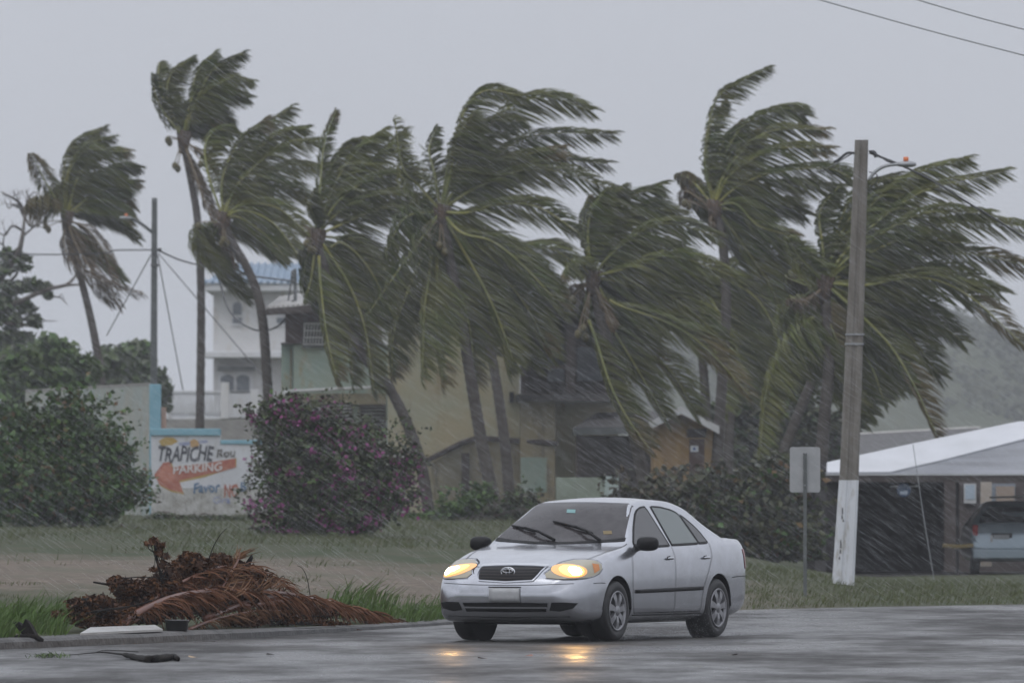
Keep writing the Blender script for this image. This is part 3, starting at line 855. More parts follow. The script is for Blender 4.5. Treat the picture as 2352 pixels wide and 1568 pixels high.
def sign_wall():
    D = 198.0
    white = wall_mat('whitewashed wall', (0.58, 0.59, 0.61), (0.52, 0.53, 0.55), (0.42, 0.42, 0.40), 1.4)
    # worn foot of the wall, where the whitewash has flaked
    foot = wall_mat('flaked whitewash', (0.46, 0.46, 0.44), (0.30, 0.29, 0.26), (0.13, 0.12, 0.10), 3.5)
    r = thing('painted_wall', (X(480, D), D, gz(X(480, D), D)), 'whitewashed roadside wall painted with a red PARKING arrow and black lettering', 'wall')
    mb = MB(); rect(mb, 347, 1000, 506, 1120, D, 0.3); mb.build('wall_panel', white, r)
    mb = MB(); rect(mb, 506.2, 1020, 700, 1120, D, 0.3); mb.build('wall_panel', white, r)
    mb = MB(); rect(mb, 700.2, 1040, 930, 1120, D, 0.3); mb.build('wall_panel', foot, r)
    mb = MB(); rect(mb, 347, 1120.2, 930, 1195, D, 0.3); mb.build('wall_foot', foot, r)
    mb = MB(); rect(mb, 345, 984, 506, 999.8, D - 0.05, 0.4); mb.build('coping', M['blue_paint'], r, bevel=0.015)
    mb = MB(); rect(mb, 506.3, 1010, 600, 1019.8, D - 0.03, 0.36); mb.build('coping', M['blue_paint'], r, bevel=0.015)
    black = mat('black paint', (0.03, 0.032, 0.045), 0.6, (0.07, 0.07, 0.08), 8)
    red = mat('red paint', (0.33, 0.09, 0.06), 0.6, (0.42, 0.17, 0.11), 4)
    pale = mat('faded red paint', (0.50, 0.22, 0.15), 0.6, (0.42, 0.15, 0.10), 5)
    yel = mat('yellow paint', (0.45, 0.30, 0.08), 0.6, (0.4, 0.3, 0.12), 4)
    blue = mat('blue lettering paint', (0.06, 0.13, 0.24), 0.6, (0.10, 0.18, 0.28), 8)
    wht = mat('white lettering paint', (0.60, 0.59, 0.58), 0.6)
    orange = mat('orange blot', (0.47, 0.30, 0.14), 0.6, (0.4, 0.25, 0.1), 4)
    violet = mat('faded violet paint', (0.20, 0.24, 0.42), 0.6, (0.35, 0.37, 0.46), 6)
    def poly(name, pts, m, off, parent=r):
        MB().prism([P(u, v, D - off) for u, v in pts], (0, off - 0.0005 if off < 0.004 else 0.0035, 0)).build(name, m, parent)
    arrow = [(354, 1090), (375, 1062), (391, 1060), (394, 1072), (470, 1064), (541, 1052), (541, 1073), (510, 1082), (470, 1090), (420, 1101), (411, 1103), (421, 1131), (390, 1124), (366, 1112)]
    cxa, cya = 430, 1088
    poly('arrow_outline', [(354 + (u - 354) * 1.0 + (3 if u < 400 else 2), v + (4.5 if v > cya else -0.5)) for u, v in arrow], yel, 0.004)
    poly('arrow', arrow, red, 0.009)
    poly('arrow_head', [(358, 1091), (376, 1068), (389, 1068), (402, 1085), (399, 1106), (376, 1104)], pale, 0.013)
    poly('yellow_blot', [(364, 1012), (380, 1003), (398, 1005), (409, 1013), (395, 1021), (372, 1024)], yel, 0.005)
    poly('orange_blot', [(436, 1012), (446, 1007), (455, 1012), (458, 1022), (448, 1029), (438, 1026)], orange, 0.009)
    poly('violet_stripe', [(410, 1016), (436, 1014), (437, 1022), (412, 1023)], violet, 0.005)
    poly('violet_stripe', [(454, 1012), (476, 1010), (477, 1016), (456, 1018)], violet, 0.005)
    lettering('TRAPICHE', r, (364, 1061), 36, 128, D - 0.006, black, 0.28, 3, 1, 0.026)
    lettering('Rou', r, (497, 1051), 20, 44, D - 0.006, mat('grey paint', (0.10, 0.09, 0.08), 0.6, (0.2, 0.19, 0.18), 8), 0.15, 2, 2, 0.026)
    lettering('PARKING', r, (398, 1088), 19, 112, D - 0.015, wht, 0.0, 8, 3, 0.018)
    lettering('Favor', r, (444, 1132), 24, 62, D - 0.006, blue, 0.12, 2, 4, 0.024)
    lettering('NO', r, (515, 1141), 30, 33, D - 0.006, red, 0.0, 0, 5, 0.03)
    lettering('B', r, (553, 1128), 22, 13, D - 0.006, blue, 0.0, 0, 6, 0.012)
    lettering('Gra', r, (489, 1155), 15, 40, D - 0.006, violet, 0.1, 0, 7, 0.012)
    # taller grey wall with a blue pier, behind the green shrub
    g = thing('grey_wall', (X(200, 205), 205, gz(X(200, 205), 205)), 'tall grey green wall ending in a sky blue pier beside the painted wall', 'wall')
    gm = wall_mat('grey green render', (0.31, 0.36, 0.34), (0.36, 0.36, 0.31), (0.26, 0.23, 0.18), 1.0)
    a, b = P(58, 901, 222), P(343, 885, 200.5)
    z0 = 0.3
    MB().prism([(a.x, a.y, z0), (b.x, b.y, z0), (b.x, b.y, b.z), (a.x, a.y, a.z)], (0.02, 0.25, 0)).build('wall_panel', gm, g)
    MB().prism([(a.x, a.y - .04, a.z), (b.x, b.y - .04, b.z), (b.x, b.y - .04, b.z + .07), (a.x, a.y - .04, a.z + .07)], (0.02, 0.33, 0)).build('coping', M['concrete'], g)
    mb = MB(); rect(mb, 343, 882, 369, 1190, 199.6, 0.4); mb.build('pier', M['blue_paint'], g, bevel=0.015)
    mb = MB(); rect(mb, 369.4, 935, 381, 1190, 199.8, 0.3); mb.build('pier_return', M['salmon'], g, bevel=0.01)
sign_wall()

def carport():
    D = 176.0
    gl = gz(X(2150, D), D)
    r = thing('carport', (X(2150, D), D, gl), 'open carport with a low roof, a white roof band and a deep dark interior', 'carport')
    n = Vector((0, -0.24, 0.97)).normalized()
    ez = P(0, 1088, D).z
    p0 = Vector((0, D, ez))
    def onroof(u, v):
        o = Vector((0, 0, CAMH)); dr = P(u, v, 1.0) - o
        t = (p0 - o).dot(n) / dr.dot(n)
        return o + dr * t
    R = [Vector((X(1897, D), D, ez)), Vector((X(2700, D), D, ez)), onroof(2700, 962), onroof(2340, 970), onroof(2100, 1020), onroof(1899, 1064)]
    rm = mat('wet grey sheet roof', (0.24, 0.25, 0.28), 0.3, (0.14, 0.145, 0.16), 0.9, stretch=(0.5, 3, 1))
    ro = MB().prism([q - n * 0.10 for q in R], n * 0.10).build('roof', rm, r)
    wm = mat('white roof coating', (0.62, 0.63, 0.66), 0.4, (0.54, 0.55, 0.57), 1.3)
    band = [onroof(1899, 1087.2), onroof(2046, 1086), onroof(2163, 1059), onroof(2358, 1009), onroof(2700, 975), onroof(2700, 962.5), onroof(2340, 970.6), onroof(2100, 1020.6), onroof(1899.5, 1064.6)]
    MB().prism([q + n * 0.004 for q in band], n * 0.03).build('roof_band', wm, r)
    mb = MB(); rect(mb, 1897, 1088.5, 2700, 1091, D - 0.06, 0.05); mb.build('drip_edge', M['louvre'], r)
    mb = MB(); rect(mb, 1899, 1091.2, 2700, 1106, D - 0.02, 0.14); mb.build('fascia', M['brown_dark'], r)
    bk = D + 7.0
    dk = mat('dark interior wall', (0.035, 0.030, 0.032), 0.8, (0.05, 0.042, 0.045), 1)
    zt = ez + 1.1
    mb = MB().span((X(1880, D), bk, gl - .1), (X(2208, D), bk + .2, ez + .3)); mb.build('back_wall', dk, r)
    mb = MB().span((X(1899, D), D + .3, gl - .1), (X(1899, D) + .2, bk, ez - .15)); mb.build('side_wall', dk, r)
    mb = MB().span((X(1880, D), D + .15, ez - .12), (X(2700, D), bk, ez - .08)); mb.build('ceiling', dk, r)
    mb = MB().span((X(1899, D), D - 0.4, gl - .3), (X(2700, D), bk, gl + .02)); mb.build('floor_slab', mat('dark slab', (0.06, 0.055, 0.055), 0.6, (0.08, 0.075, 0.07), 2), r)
    for u in (1906, 2196, 2430):
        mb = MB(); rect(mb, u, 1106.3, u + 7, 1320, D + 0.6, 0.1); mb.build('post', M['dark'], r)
    b_ = D + 6.9
    pw = mat('pale plaster', (0.50, 0.44, 0.38), 0.7, (0.42, 0.37, 0.32), 2)
    b_ = D + 11.0
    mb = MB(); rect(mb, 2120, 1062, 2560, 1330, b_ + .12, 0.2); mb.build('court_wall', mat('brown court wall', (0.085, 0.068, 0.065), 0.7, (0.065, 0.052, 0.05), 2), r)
    mb = MB(); rect(mb, 2214, 1110, 2242, 1155, b_, 0.08); w = mb.build('window', M['louvre'], r)
    mb = MB(); rect(mb, 2217, 1113, 2239, 1146, b_ - 0.02, 0.03); mb.build('pane', mat('pale blue pane', (0.42, 0.50, 0.58), 0.2), w)
    mb = MB(); rect(mb, 2254, 1100, 2278, 1300, D + 8.5, 0.35); mb.build('pillar', pw, r)
    mb = MB(); rect(mb, 2276, 1110, 2332, 1260, b_ - .05, 0.1); mb.build('panel', mat('blue grey panel', (0.22, 0.25, 0.29), 0.6), r)
    mb = MB(); rect(mb, 2288, 1116, 2330, 1190, b_ - .12, 0.06); mb.build('door', mat('beige door', (0.34, 0.27, 0.22), 0.6), r)
    # round blue sign hung on a rail
    s = thing('round_sign', P(2076, 1125, D + 0.3), 'small round blue sign hanging in the dark carport mouth', 'sign')
    MB().tube([P(2076, 1124, D + 0.25), P(2076, 1124, D + 0.28)], 0.145, 20).build('disc', mat('blue sign', (0.05, 0.10, 0.20), 0.4), s)
    MB().prism([P(2066, 1128, D + 0.24), P(2085, 1126, D + 0.24), P(2084, 1135, D + 0.24), P(2068, 1135, D + 0.24)], (0, .008, 0)).build('sign_mark', mat('pale sign mark', (0.42, 0.50, 0.60), 0.4), s)
    MB().tube([P(2045, 1117, D + 0.29), P(2108, 1116, D + 0.29)], 0.02, 6).build('rail', M['metal_grey'], s)
    MB().tube([P(2076, 1117, D + 0.29), P(2076, 1104, D + 0.29)], 0.012, 6).build('hanger', M['metal_grey'], s)
    t = MB().tube(cr([P(2165, 1252, D + 0.6), P(2200, 1255, D + 0.6), P(2236, 1252, D + 0.6)], 8), 0.045, 6)
    tag(t.build('barrier_bar', mat('dull yellow paint', (0.16, 0.12, 0.04), 0.6)), 'dull yellow bar across the dark carport beside the parked van', 'bar')
    # long low roof seen over the carport
    q = thing('long_shed', (X(2080, 232), 232, gz(X(2080, 232), 232)), 'long low dark roofed shed behind the white carport roof', 'shed')
    A = [P(1955, 1003, 232), P(2240, 984, 232), P(2240, 984, 238), P(1955, 1003, 238)]
    MB().prism([P(1955, 1050, 230), P(2260, 1035, 230), P(2250, 985, 236), P(1960, 1001, 236)], (0, 0.1, 0.05)).build('roof', M['roof_dark'], q)
    MB().tube([P(1957, 1000, 236), P(2252, 984, 236)], 0.07, 6).build('ridge_cap', M['roof_metal'], q)
    mb = MB().span((X(1965, 231), 231, 0), (X(2250, 231), 236, P(0, 1052, 231).z)); mb.build('wall', M['brown_dark'], q)
carport()

# ------------------------------------------------------------------ coconut palms in the gale
WIND = Vector((0.93, 0.10, -0.30)).normalized()

def frond(parent, pts, leaf_m, rib_m, rnd, leaf=0.80, nleaf=108, rib=0.030, sparse=1.0, wind=0.85, grav=0.22, brown=None, stalk=0.13, lw=0.042, name='frond', side_k=0.55, jit=1.0, green=False):
    """one pinnate leaf along pts (3d): a rib and two ranks of narrow leaflets combed by the wind"""
    n = 26
    path = cr(pts, n)
    V, Fc, Mi = [], [], []
    for i in range(nleaf):
        t = stalk + (1 - stalk) * (i + 0.5) / nleaf
        s = t * (n - 1); k = min(int(s), n - 2)
        p = path[k].lerp(path[k + 1], s - k)
        T = (path[k + 1] - path[k]).normalized()
        side0 = T.cross(Vector((0.25, 0.9, 0.45)))
        side0 = side0.normalized() if side0.length > 1e-4 else Vector((0, 0, 1))
        out = T.cross(side0).normalized()
        prof = min(1.0, (t - stalk) / 0.14 + 0.25) * (1 - 0.62 * max(0, (t - 0.55) / 0.45) ** 1.4)
        for sg in (-1, 1):
            if rnd.random() > sparse: continue
            sd = (side0 * sg + out * rnd.uniform(-0.7, 0.7)).normalized()
            d0 = (T * 0.5 + sd * 0.75 + WIND * wind * 0.6).normalized()
            d1 = (T * 0.45 + sd * side_k * 0.55 + WIND * wind + Vector((0, 0, -grav)) + Vector((rnd.gauss(0, .07), rnd.gauss(0, .10), rnd.gauss(0, .07))) * jit).normalized()
            L = leaf * prof * rnd.uniform(1 - .22 * jit, 1 + .12 * jit)
            w = lw * rnd.uniform(0.8, 1.15)
            p = p + Vector((0, 0.02, 0))
            q = [p, p + d0 * L * 0.30, p + d0 * L * 0.30 + (d0 * .35 + d1 * .65) * L * 0.36]
            q.append(q[2] + d1 * L * 0.40 + Vector((0, 0, -0.05 * L)))
            nrm = d1.cross(Vector((rnd.gauss(0, .6), 1.0, rnd.gauss(0, .6))))
            nrm = nrm.normalized() if nrm.length > 1e-4 else Vector((0, 0, 1))
            b = len(V)
            for a, ww in zip(q, (0.55, 1.0, 0.85, 0.12)):
                V.append(a + nrm * w * ww * 0.5); V.append(a - nrm * w * ww * 0.5)
            for j in range(3):
                Fc.append((b + 2*j, b + 2*j + 1, b + 2*j + 3, b + 2*j + 2))
                Mi.append(1 if (brown is not None and t > brown and j > 0) or (brown is not None and t > brown + 0.12) else 0)
    mb = MB(); mb.v, mb.f, mb.m = [tuple(a) for a in V], Fc, Mi
    o = mb.build(name, [leaf_m, M['leaf_tip']] if leaf_m is not M['frond_dead'] and leaf_m is not M['frond_tan'] else [leaf_m, leaf_m], parent)
    rb = MB().tube([q + Vector((0, -0.02, 0)) for q in path], [rib * 1.08 * (1.15 - 0.95 * i / (n - 1)) for i in range(n)], 6)
    rb.build('midrib', M['midrib_green'] if green else rib_m, o, smooth=True)
    return o

def palm(label, d, trunk, fronds, extra=8, seed=0, r0=0.17, r1=0.105, nuts=(), dead=(), leaf=0.80, reach=2.9, name='coconut_palm', spread=None, rib=0.030):
    rnd = random.Random(seed)
    bx = X(trunk[-1][0], d)
    bz = gz(bx, d) - 0.05
    r = thing(name, (bx, d, bz), label, 'palm tree', 'coconut palms bent by the wind')
    pts = [P(u, v, d) for u, v in trunk]
    if pts[-1].z > bz + 0.05:
        pts.append(Vector((bx + (pts[-1].x - pts[-2].x) * 0.3, d, bz)))
    else:
        pts[-1].z = bz
    pts = pts[::-1]
    n = 74
    path = cr(pts, n)
    rad = []
    for i in range(n):
        t = i / (n - 1)
        q = r0 + (r1 - r0) * min(1, t * 1.3) + 0.10 * math.exp(-t * 22)
        rad.append(q * (1.05 if i % 2 else 0.96))
    MB().tube(path, rad, 12).build('trunk', M['trunk'], r, smooth=True)
    c = path[-1]
    # fibrous boot at the head of the trunk
    fb = MB()
    for k in range(9):
        an = k * 2.4
        dirv = Vector((math.cos(an) * 0.6 + 0.2, math.sin(an) * 0.6, 0.7)).normalized()
        fb.tube([c - Vector((0, 0, 0.45)) + dirv * 0.05, c + dirv * 0.28], [0.085, 0.05], 6)
    fb.build('leaf_boots', M['fibre'], r, smooth=True)
    for f in fronds:
        opt = f[-1] if isinstance(f[-1], dict) else {}
        pp = [q for q in f if not isinstance(q, dict)]
        dep = opt.get('dep', rnd.uniform(-1.3, 1.3))
        m = len(pp)
        P3 = [c + Vector((0, 0, 0.05))]
        if 'root' in opt:
            P3 = [P(opt['root'][0], opt['root'][1], d) + Vector((0, -0.15, 0))]
        for i, (u, v) in enumerate(pp):
            P3.append(P(u, v, d) + Vector((0, dep * ((i + 1) / m) ** 1.1, 0)))
        frond(r, P3, M['leaf_palm'], M['midrib'], rnd, leaf=opt.get('leaf', leaf), brown=opt.get('brown', 0.86 if rnd.random() < 0.25 else None),
              nleaf=opt.get('n', 108), rib=rib, sparse=opt.get('sparse', 0.9), wind=opt.get('wind', 0.85), grav=opt.get('grav', 0.22))
    for f in dead:
        opt = f[-1] if isinstance(f[-1], dict) else {}
        pp = [q for q in f if not isinstance(q, dict)]
        dep = rnd.uniform(-0.8, 0.8)
        P3 = [c - Vector((0, 0, 0.05))] + [P(u, v, d) + Vector((0, dep * (i + 1) / len(pp), 0)) for i, (u, v) in enumerate(pp)]
        frond(r, P3, M['leaf_palm_brown'], M['midrib_dry'], rnd, leaf=opt.get('leaf', 0.6), nleaf=46, sparse=opt.get('sparse', 0.75), wind=0.45, grav=0.55, side_k=0.3, rib=rib)
    # the rest of the head: leaves on the far side and behind, streaming downwind
    for k in range(extra):
        az = rnd.uniform(-math.pi, math.pi); el = rnd.uniform(*(spread or (-0.9, 0.9)))
        d0 = Vector((math.cos(az) * math.cos(el) * 0.6 + 0.15, abs(math.sin(az)) * math.cos(el) * 0.95 - 0.08, math.sin(el))).normalized()
        L = reach * rnd.uniform(0.75, 1.1)
        P3 = [c + Vector((0, 0, 0.05)), c + d0 * L * 0.35, c + d0 * L * 0.55 + WIND * L * 0.22 + Vector((0, 0, -0.06 * L)), c + d0 * L * 0.6 + WIND * L * 0.55 + Vector((0, 0, -0.22 * L))]
        frond(r, P3, M['leaf_palm'], M['midrib'], rnd, leaf=leaf, brown=0.88 if rnd.random() < 0.15 else None, rib=rib * 0.7, green=True)
    for u, v in nuts:
        cc = P(u, v, d) + Vector((0, rnd.uniform(-0.35, -0.1), 0))
        MB().ball(cc, (0.085, 0.085, 0.11), 8, 6).build('coconut', M['coconut'], r, smooth=True)
        MB().tube([c - Vector((0, 0, 0.1)), c.lerp(cc, 0.6) + Vector((0, -.05, .06)), cc + Vector((0, 0, 0.1))], 0.016, 5).build('coconut_stalk', M['midrib_dry'], r)
    return r

palm('leftmost coconut palm, far off, with a torn skirt of dead fronds blown right', 255,
     [(152, 500), (166, 560), (186, 640), (206, 720), (222, 800), (233, 885)],
     [((112, 430), (90, 385), (74, 356), dict(leaf=0.55, wind=0.45, grav=0.6, brown=0.5)), ((110, 465), (66, 468), dict(leaf=0.8, wind=0.3, grav=0.9, brown=0.3)),
      ((146, 400), (170, 330), (240, 293)), ((150, 420), (190, 340), (262, 318)), ((185, 400), (240, 355), (300, 352)), ((200, 420), (260, 385), (318, 384)),
      ((215, 445), (270, 425), (315, 418)), ((210, 470), (265, 450), (302, 478), dict(grav=0.7, brown=0.6)), ((180, 430), (235, 400), (290, 420)), ((160, 400), (200, 350), (250, 350))],
     extra=5, seed=1, r0=0.135, r1=0.10, nuts=((106, 520), (112, 528)), leaf=0.70,
     dead=(((180, 570), (240, 650), (335, 677)), ((190, 560), (230, 640), (280, 705)), ((170, 570), (215, 650), (262, 700)), ((205, 530), (245, 590), (262, 640)), ((160, 560), (172, 600), dict(leaf=0.4)), ((150, 570), (196, 630), (290, 660))),
     reach=2.6)
palm('tallest slender coconut palm with a ragged narrow crown streaming up and right', 236,
     [(420, 318), (428, 360), (440, 420), (452, 490), (459, 580), (462, 700), (461, 850), (459, 1000)],
     [((382, 250), (362, 180), (362, 138), dict(leaf=0.6, wind=0.7)), ((385, 230), (395, 170), (442, 134), dict(leaf=0.6, sparse=0.8)), ((378, 260), (358, 215), (353, 172), dict(leaf=0.5, sparse=0.6)),
      ((436, 240), (452, 170), (492, 124)), ((450, 240), (490, 165), (560, 126)), ((455, 245), (500, 185), (577, 190), dict(grav=0.4)),
      ((455, 250), (510, 215), (568, 222)), ((450, 270), (490, 260), (520, 285)), ((440, 230), (470, 180), (520, 150)), ((445, 250), (480, 210), (540, 180))],
     extra=6, seed=2, r0=0.125, r1=0.10, nuts=((386, 322), (390, 328), (403, 382), (409, 388), (462, 378)), leaf=0.72,
     dead=(((450, 400), (480, 470), (522, 560), dict(leaf=0.35)), ((445, 390), (470, 460), (505, 540), dict(leaf=0.35)), ((455, 400), (490, 480), (530, 575), dict(leaf=0.3)), ((460, 350), (485, 375), (500, 400), dict(leaf=0.3))), reach=2.2, spread=(0.2, 1.2))
palm('coconut palm with a curved trunk in front of the white house', 226,
     [(512, 505), (532, 555), (562, 605), (590, 670), (605, 750), (612, 850), (617, 950)],
     [((478, 400), (471, 330), (500, 298), (548, 308), dict(leaf=0.65, dep=0.6)), ((520, 400), (580, 310), (668, 240)), ((512, 410), (550, 330), (610, 280)), ((540, 410), (620, 320), (700, 295)),
      ((550, 420), (640, 345), (735, 325)), ((560, 440), (640, 385), (740, 385)), ((560, 460), (650, 430), (725, 470)), ((560, 484), (630, 515), (700, 605), dict(grav=0.35)),
      ((550, 500), (610, 540), (655, 590)), ((560, 470), (640, 480), (720, 550))],
     extra=4, seed=3, r0=0.145, r1=0.11, nuts=((515, 552), (522, 560), (510, 560), (456, 520)), leaf=0.82,
     dead=(((530, 560), (540, 610), dict(leaf=0.35)), ((515, 560), (516, 600), dict(leaf=0.3)), ((480, 520), (436, 548), dict(leaf=0.25))), reach=2.4)
palm('coconut palm with one leaf standing straight up and fronds hanging over the mint house', 213,
     [(728, 545), (748, 625), (782, 720), (832, 812), (890, 885), (932, 965), (966, 1062), (986, 1178)],
     [((735, 430), (745, 330), (772, 252), dict(leaf=0.34, wind=0.25, dep=0.2)), ((765, 430), (815, 350), (880, 298)), ((770, 440), (850, 370), (925, 300)), ((780, 460), (860, 410), (958, 395)),
      ((790, 480), (870, 450), (965, 455)), ((800, 510), (880, 480), (950, 500)), ((790, 560), (850, 620), (925, 770), dict(root=(760, 568), dep=-0.9, leaf=0.95)),
      ((738, 660), (752, 770), (775, 870), dict(root=(733, 588), dep=-1.0, leaf=0.95)), ((715, 640), (700, 690), dict(leaf=0.4)), ((800, 650), (840, 760), (860, 900), dict(dep=-0.4, leaf=0.95)),
      ((770, 640), (800, 750), (810, 880), dict(dep=0.5, leaf=0.9)), ((820, 560), (900, 640), (960, 760), dict(dep=0.6)), ((745, 420), (780, 350), (820, 320)), ((722, 500), (712, 470), (722, 440), dict(leaf=0.4))],
     extra=7, seed=4, r0=0.16, r1=0.11, nuts=((705, 560), (712, 572), (722, 575)), leaf=0.9, reach=2.5, spread=(-1.3, -0.1))
palm('largest coconut palm at the centre with a huge crown streaming right', 204,
     [(1012, 490), (1038, 620), (1060, 740), (1079, 855), (1100, 980), (1120, 1085), (1141, 1205)],
     [((930, 500), (886, 580), dict(dep=0.4)), ((975, 540), (910, 630), (845, 725), dict(dep=-0.9, leaf=0.8)), ((998, 400), (985, 340), (1003, 288), dict(leaf=0.42, wind=0.35)),
      ((960, 425), (925, 385), (908, 275), dict(dep=-0.8, leaf=0.55, wind=0.6)), ((1036, 390), (1062, 270), (1112, 213), (1198, 226), dict(leaf=0.75)), ((1050, 400), (1150, 262), (1250, 225), (1355, 255)),
      ((1040, 400), (1080, 320), (1130, 285), (1200, 283), dict(leaf=0.9, dep=-1.0)), ((1080, 400), (1220, 310), (1408, 302)), ((1090, 420), (1210, 365), (1395, 372)), ((1100, 430), (1240, 390), (1425, 442)),
      ((1060, 420), (1150, 370), (1290, 340)), ((1070, 490), (1150, 470), (1240, 480), (1330, 540), dict(dep=-1.2, leaf=1.0)), ((1060, 535), (1130, 555), (1200, 610), (1275, 690), dict(dep=-1.0, leaf=1.0)),
      ((985, 640), (975, 720), (972, 870), dict(root=(990, 585), dep=-0.6, leaf=0.9)), ((1004, 650), (1004, 740), (1018, 880), dict(root=(1004, 590), dep=-0.5, leaf=0.95)), ((940, 660), (905, 760), (900, 860), dict(dep=0.2, leaf=0.9)),
      ((1050, 640), (1080, 760), (1090, 880), dict(dep=0.5, leaf=0.9)), ((1120, 600), (1200, 690), (1260, 800), dict(dep=0.4, leaf=0.95)), ((1090, 620), (1140, 720), (1180, 830), dict(dep=-0.2, leaf=0.95)), ((1030, 380), (1050, 320), (1085, 270))],
     extra=11, seed=5, r0=0.165, r1=0.12, nuts=((978, 528), (988, 572), (962, 565), (1010, 565), (1022, 580), (985, 545)), leaf=0.98, reach=3.0, spread=(-1.1, 0.3), rib=0.034)
palm('half hidden coconut palm whose straight trunk rises beside the central palm', 214,
     [(1088, 620), (1112, 730), (1130, 820), (1148, 930), (1162, 1040), (1173, 1178)],
     [((1150, 620), (1230, 640), (1300, 720)), ((1140, 660), (1210, 720), (1270, 820)), ((1110, 690), (1150, 770), (1170, 850)), ((1160, 580), (1260, 570), (1340, 620))],
     extra=10, seed=6, r0=0.16, r1=0.11, leaf=0.95, reach=2.5, spread=(-1.1, 0.2))
palm('coconut palm with green upright ribs standing behind the silver car', 199,
     [(1360, 640), (1385, 750), (1420, 860), (1450, 970), (1474, 1080), (1488, 1190)],
     [((1345, 560), (1338, 500), (1352, 455), dict(leaf=0.55)), ((1362, 550), (1380, 470), (1430, 430), dict(leaf=0.7)), ((1375, 550), (1425, 465), (1518, 424), dict(dep=0.2)), ((1395, 555), (1470, 480), (1562, 488)),
      ((1420, 570), (1520, 515), (1645, 545), dict(dep=-0.9)), ((1430, 620), (1540, 590), (1690, 640), dict(dep=-1.1)), ((1430, 705), (1540, 745), (1620, 800), (1715, 905), dict(root=(1400, 690), dep=-1.0, brown=0.62, leaf=0.95)),
      ((1372, 790), (1400, 880), (1440, 960), (1490, 1030), dict(root=(1352, 735), dep=-1.1, brown=0.7, leaf=0.9)), ((1430, 650), (1540, 680), (1660, 780), dict(leaf=1.0)), ((1400, 740), (1460, 840), (1530, 960), dict(dep=0.3, leaf=0.95)),
      ((1350, 540), (1360, 480), (1390, 440), dict(leaf=0.6)), ((1320, 600), (1290, 640), dict(leaf=0.5)), ((1440, 760), (1540, 850), (1600, 950), dict(dep=0.6, leaf=0.95)), ((1410, 590), (1500, 560), (1600, 590))],
     extra=10, seed=7, r0=0.165, r1=0.12, nuts=((1328, 768), (1340, 755), (1345, 775), (1316, 690)), leaf=0.95, dead=(((1395, 720), (1408, 755), dict(leaf=0.3)), ((1330, 660), (1312, 655), dict(leaf=0.3))), reach=2.6, spread=(-1.1, 0.4))
palm('tall coconut palm with a high curling top frond left of the concrete pole', 208,
     [(1640, 480), (1660, 560), (1668, 700), (1660, 850), (1650, 1000), (1642, 1120)],
     [((1618, 370), (1640, 240), (1690, 195), (1765, 158), dict(leaf=0.62, sparse=0.8)), ((1625, 380), (1632, 290), (1662, 235), dict(leaf=0.5, sparse=0.8)), ((1655, 380), (1710, 285), (1800, 248), (1850, 262)), ((1670, 390), (1760, 305), (1895, 300)),
      ((1680, 400), (1780, 345), (1905, 345)), ((1700, 425), (1790, 395), (1900, 390), (1950, 412), dict(dep=-1.0)), ((1700, 450), (1800, 425), (1945, 430)), ((1710, 480), (1790, 465), (1850, 490)),
      ((1605, 430), (1580, 405), (1558, 400), dict(leaf=0.55, wind=0.3, grav=0.9, brown=0.3)), ((1720, 495), (1790, 560), (1865, 655), dict(dep=-0.7, leaf=0.8)), ((1690, 540), (1760, 640), (1800, 720), dict(dep=0.3)), ((1650, 420), (1680, 350), (1740, 300)),
      ((1690, 470), (1740, 520), (1820, 545)), ((1640, 400), (1660, 330), (1700, 280))],
     extra=6, seed=8, r0=0.15, r1=0.115, nuts=((1572, 468), (1582, 474)), leaf=0.85, dead=(((1632, 510), (1636, 560), dict(leaf=0.2)), ((1580, 440), (1566, 462), dict(leaf=0.4))), reach=2.4)
palm('coconut palm hidden behind the others between the pole and the tall palm', 226,
     [(1700, 655), (1690, 780), (1680, 900), (1674, 1010), (1671, 1120)],
     [((1750, 640), (1830, 660), (1900, 740)), ((1740, 680), (1800, 740), (1850, 840)), ((1760, 610), (1830, 600), (1890, 640)), ((1720, 720), (1760, 810), (1790, 900))],
     extra=16, seed=9, r0=0.15, r1=0.11, leaf=1.05, reach=3.0, spread=(-1.2, 0.2))
palm('shaded coconut palm crown filling the gap behind the ochre shed', 220,
     [(1600, 640), (1608, 760), (1618, 880), (1624, 1000), (1628, 1120)],
     [((1660, 640), (1740, 690), (1800, 800)), ((1640, 700), (1690, 800), (1720, 920)), ((1670, 610), (1760, 620), (1840, 700)), ((1620, 740), (1650, 840), (1660, 940))],
     extra=10, seed=13, r0=0.15, r1=0.11, leaf=1.05, reach=2.8, spread=(-1.2, 0.1))
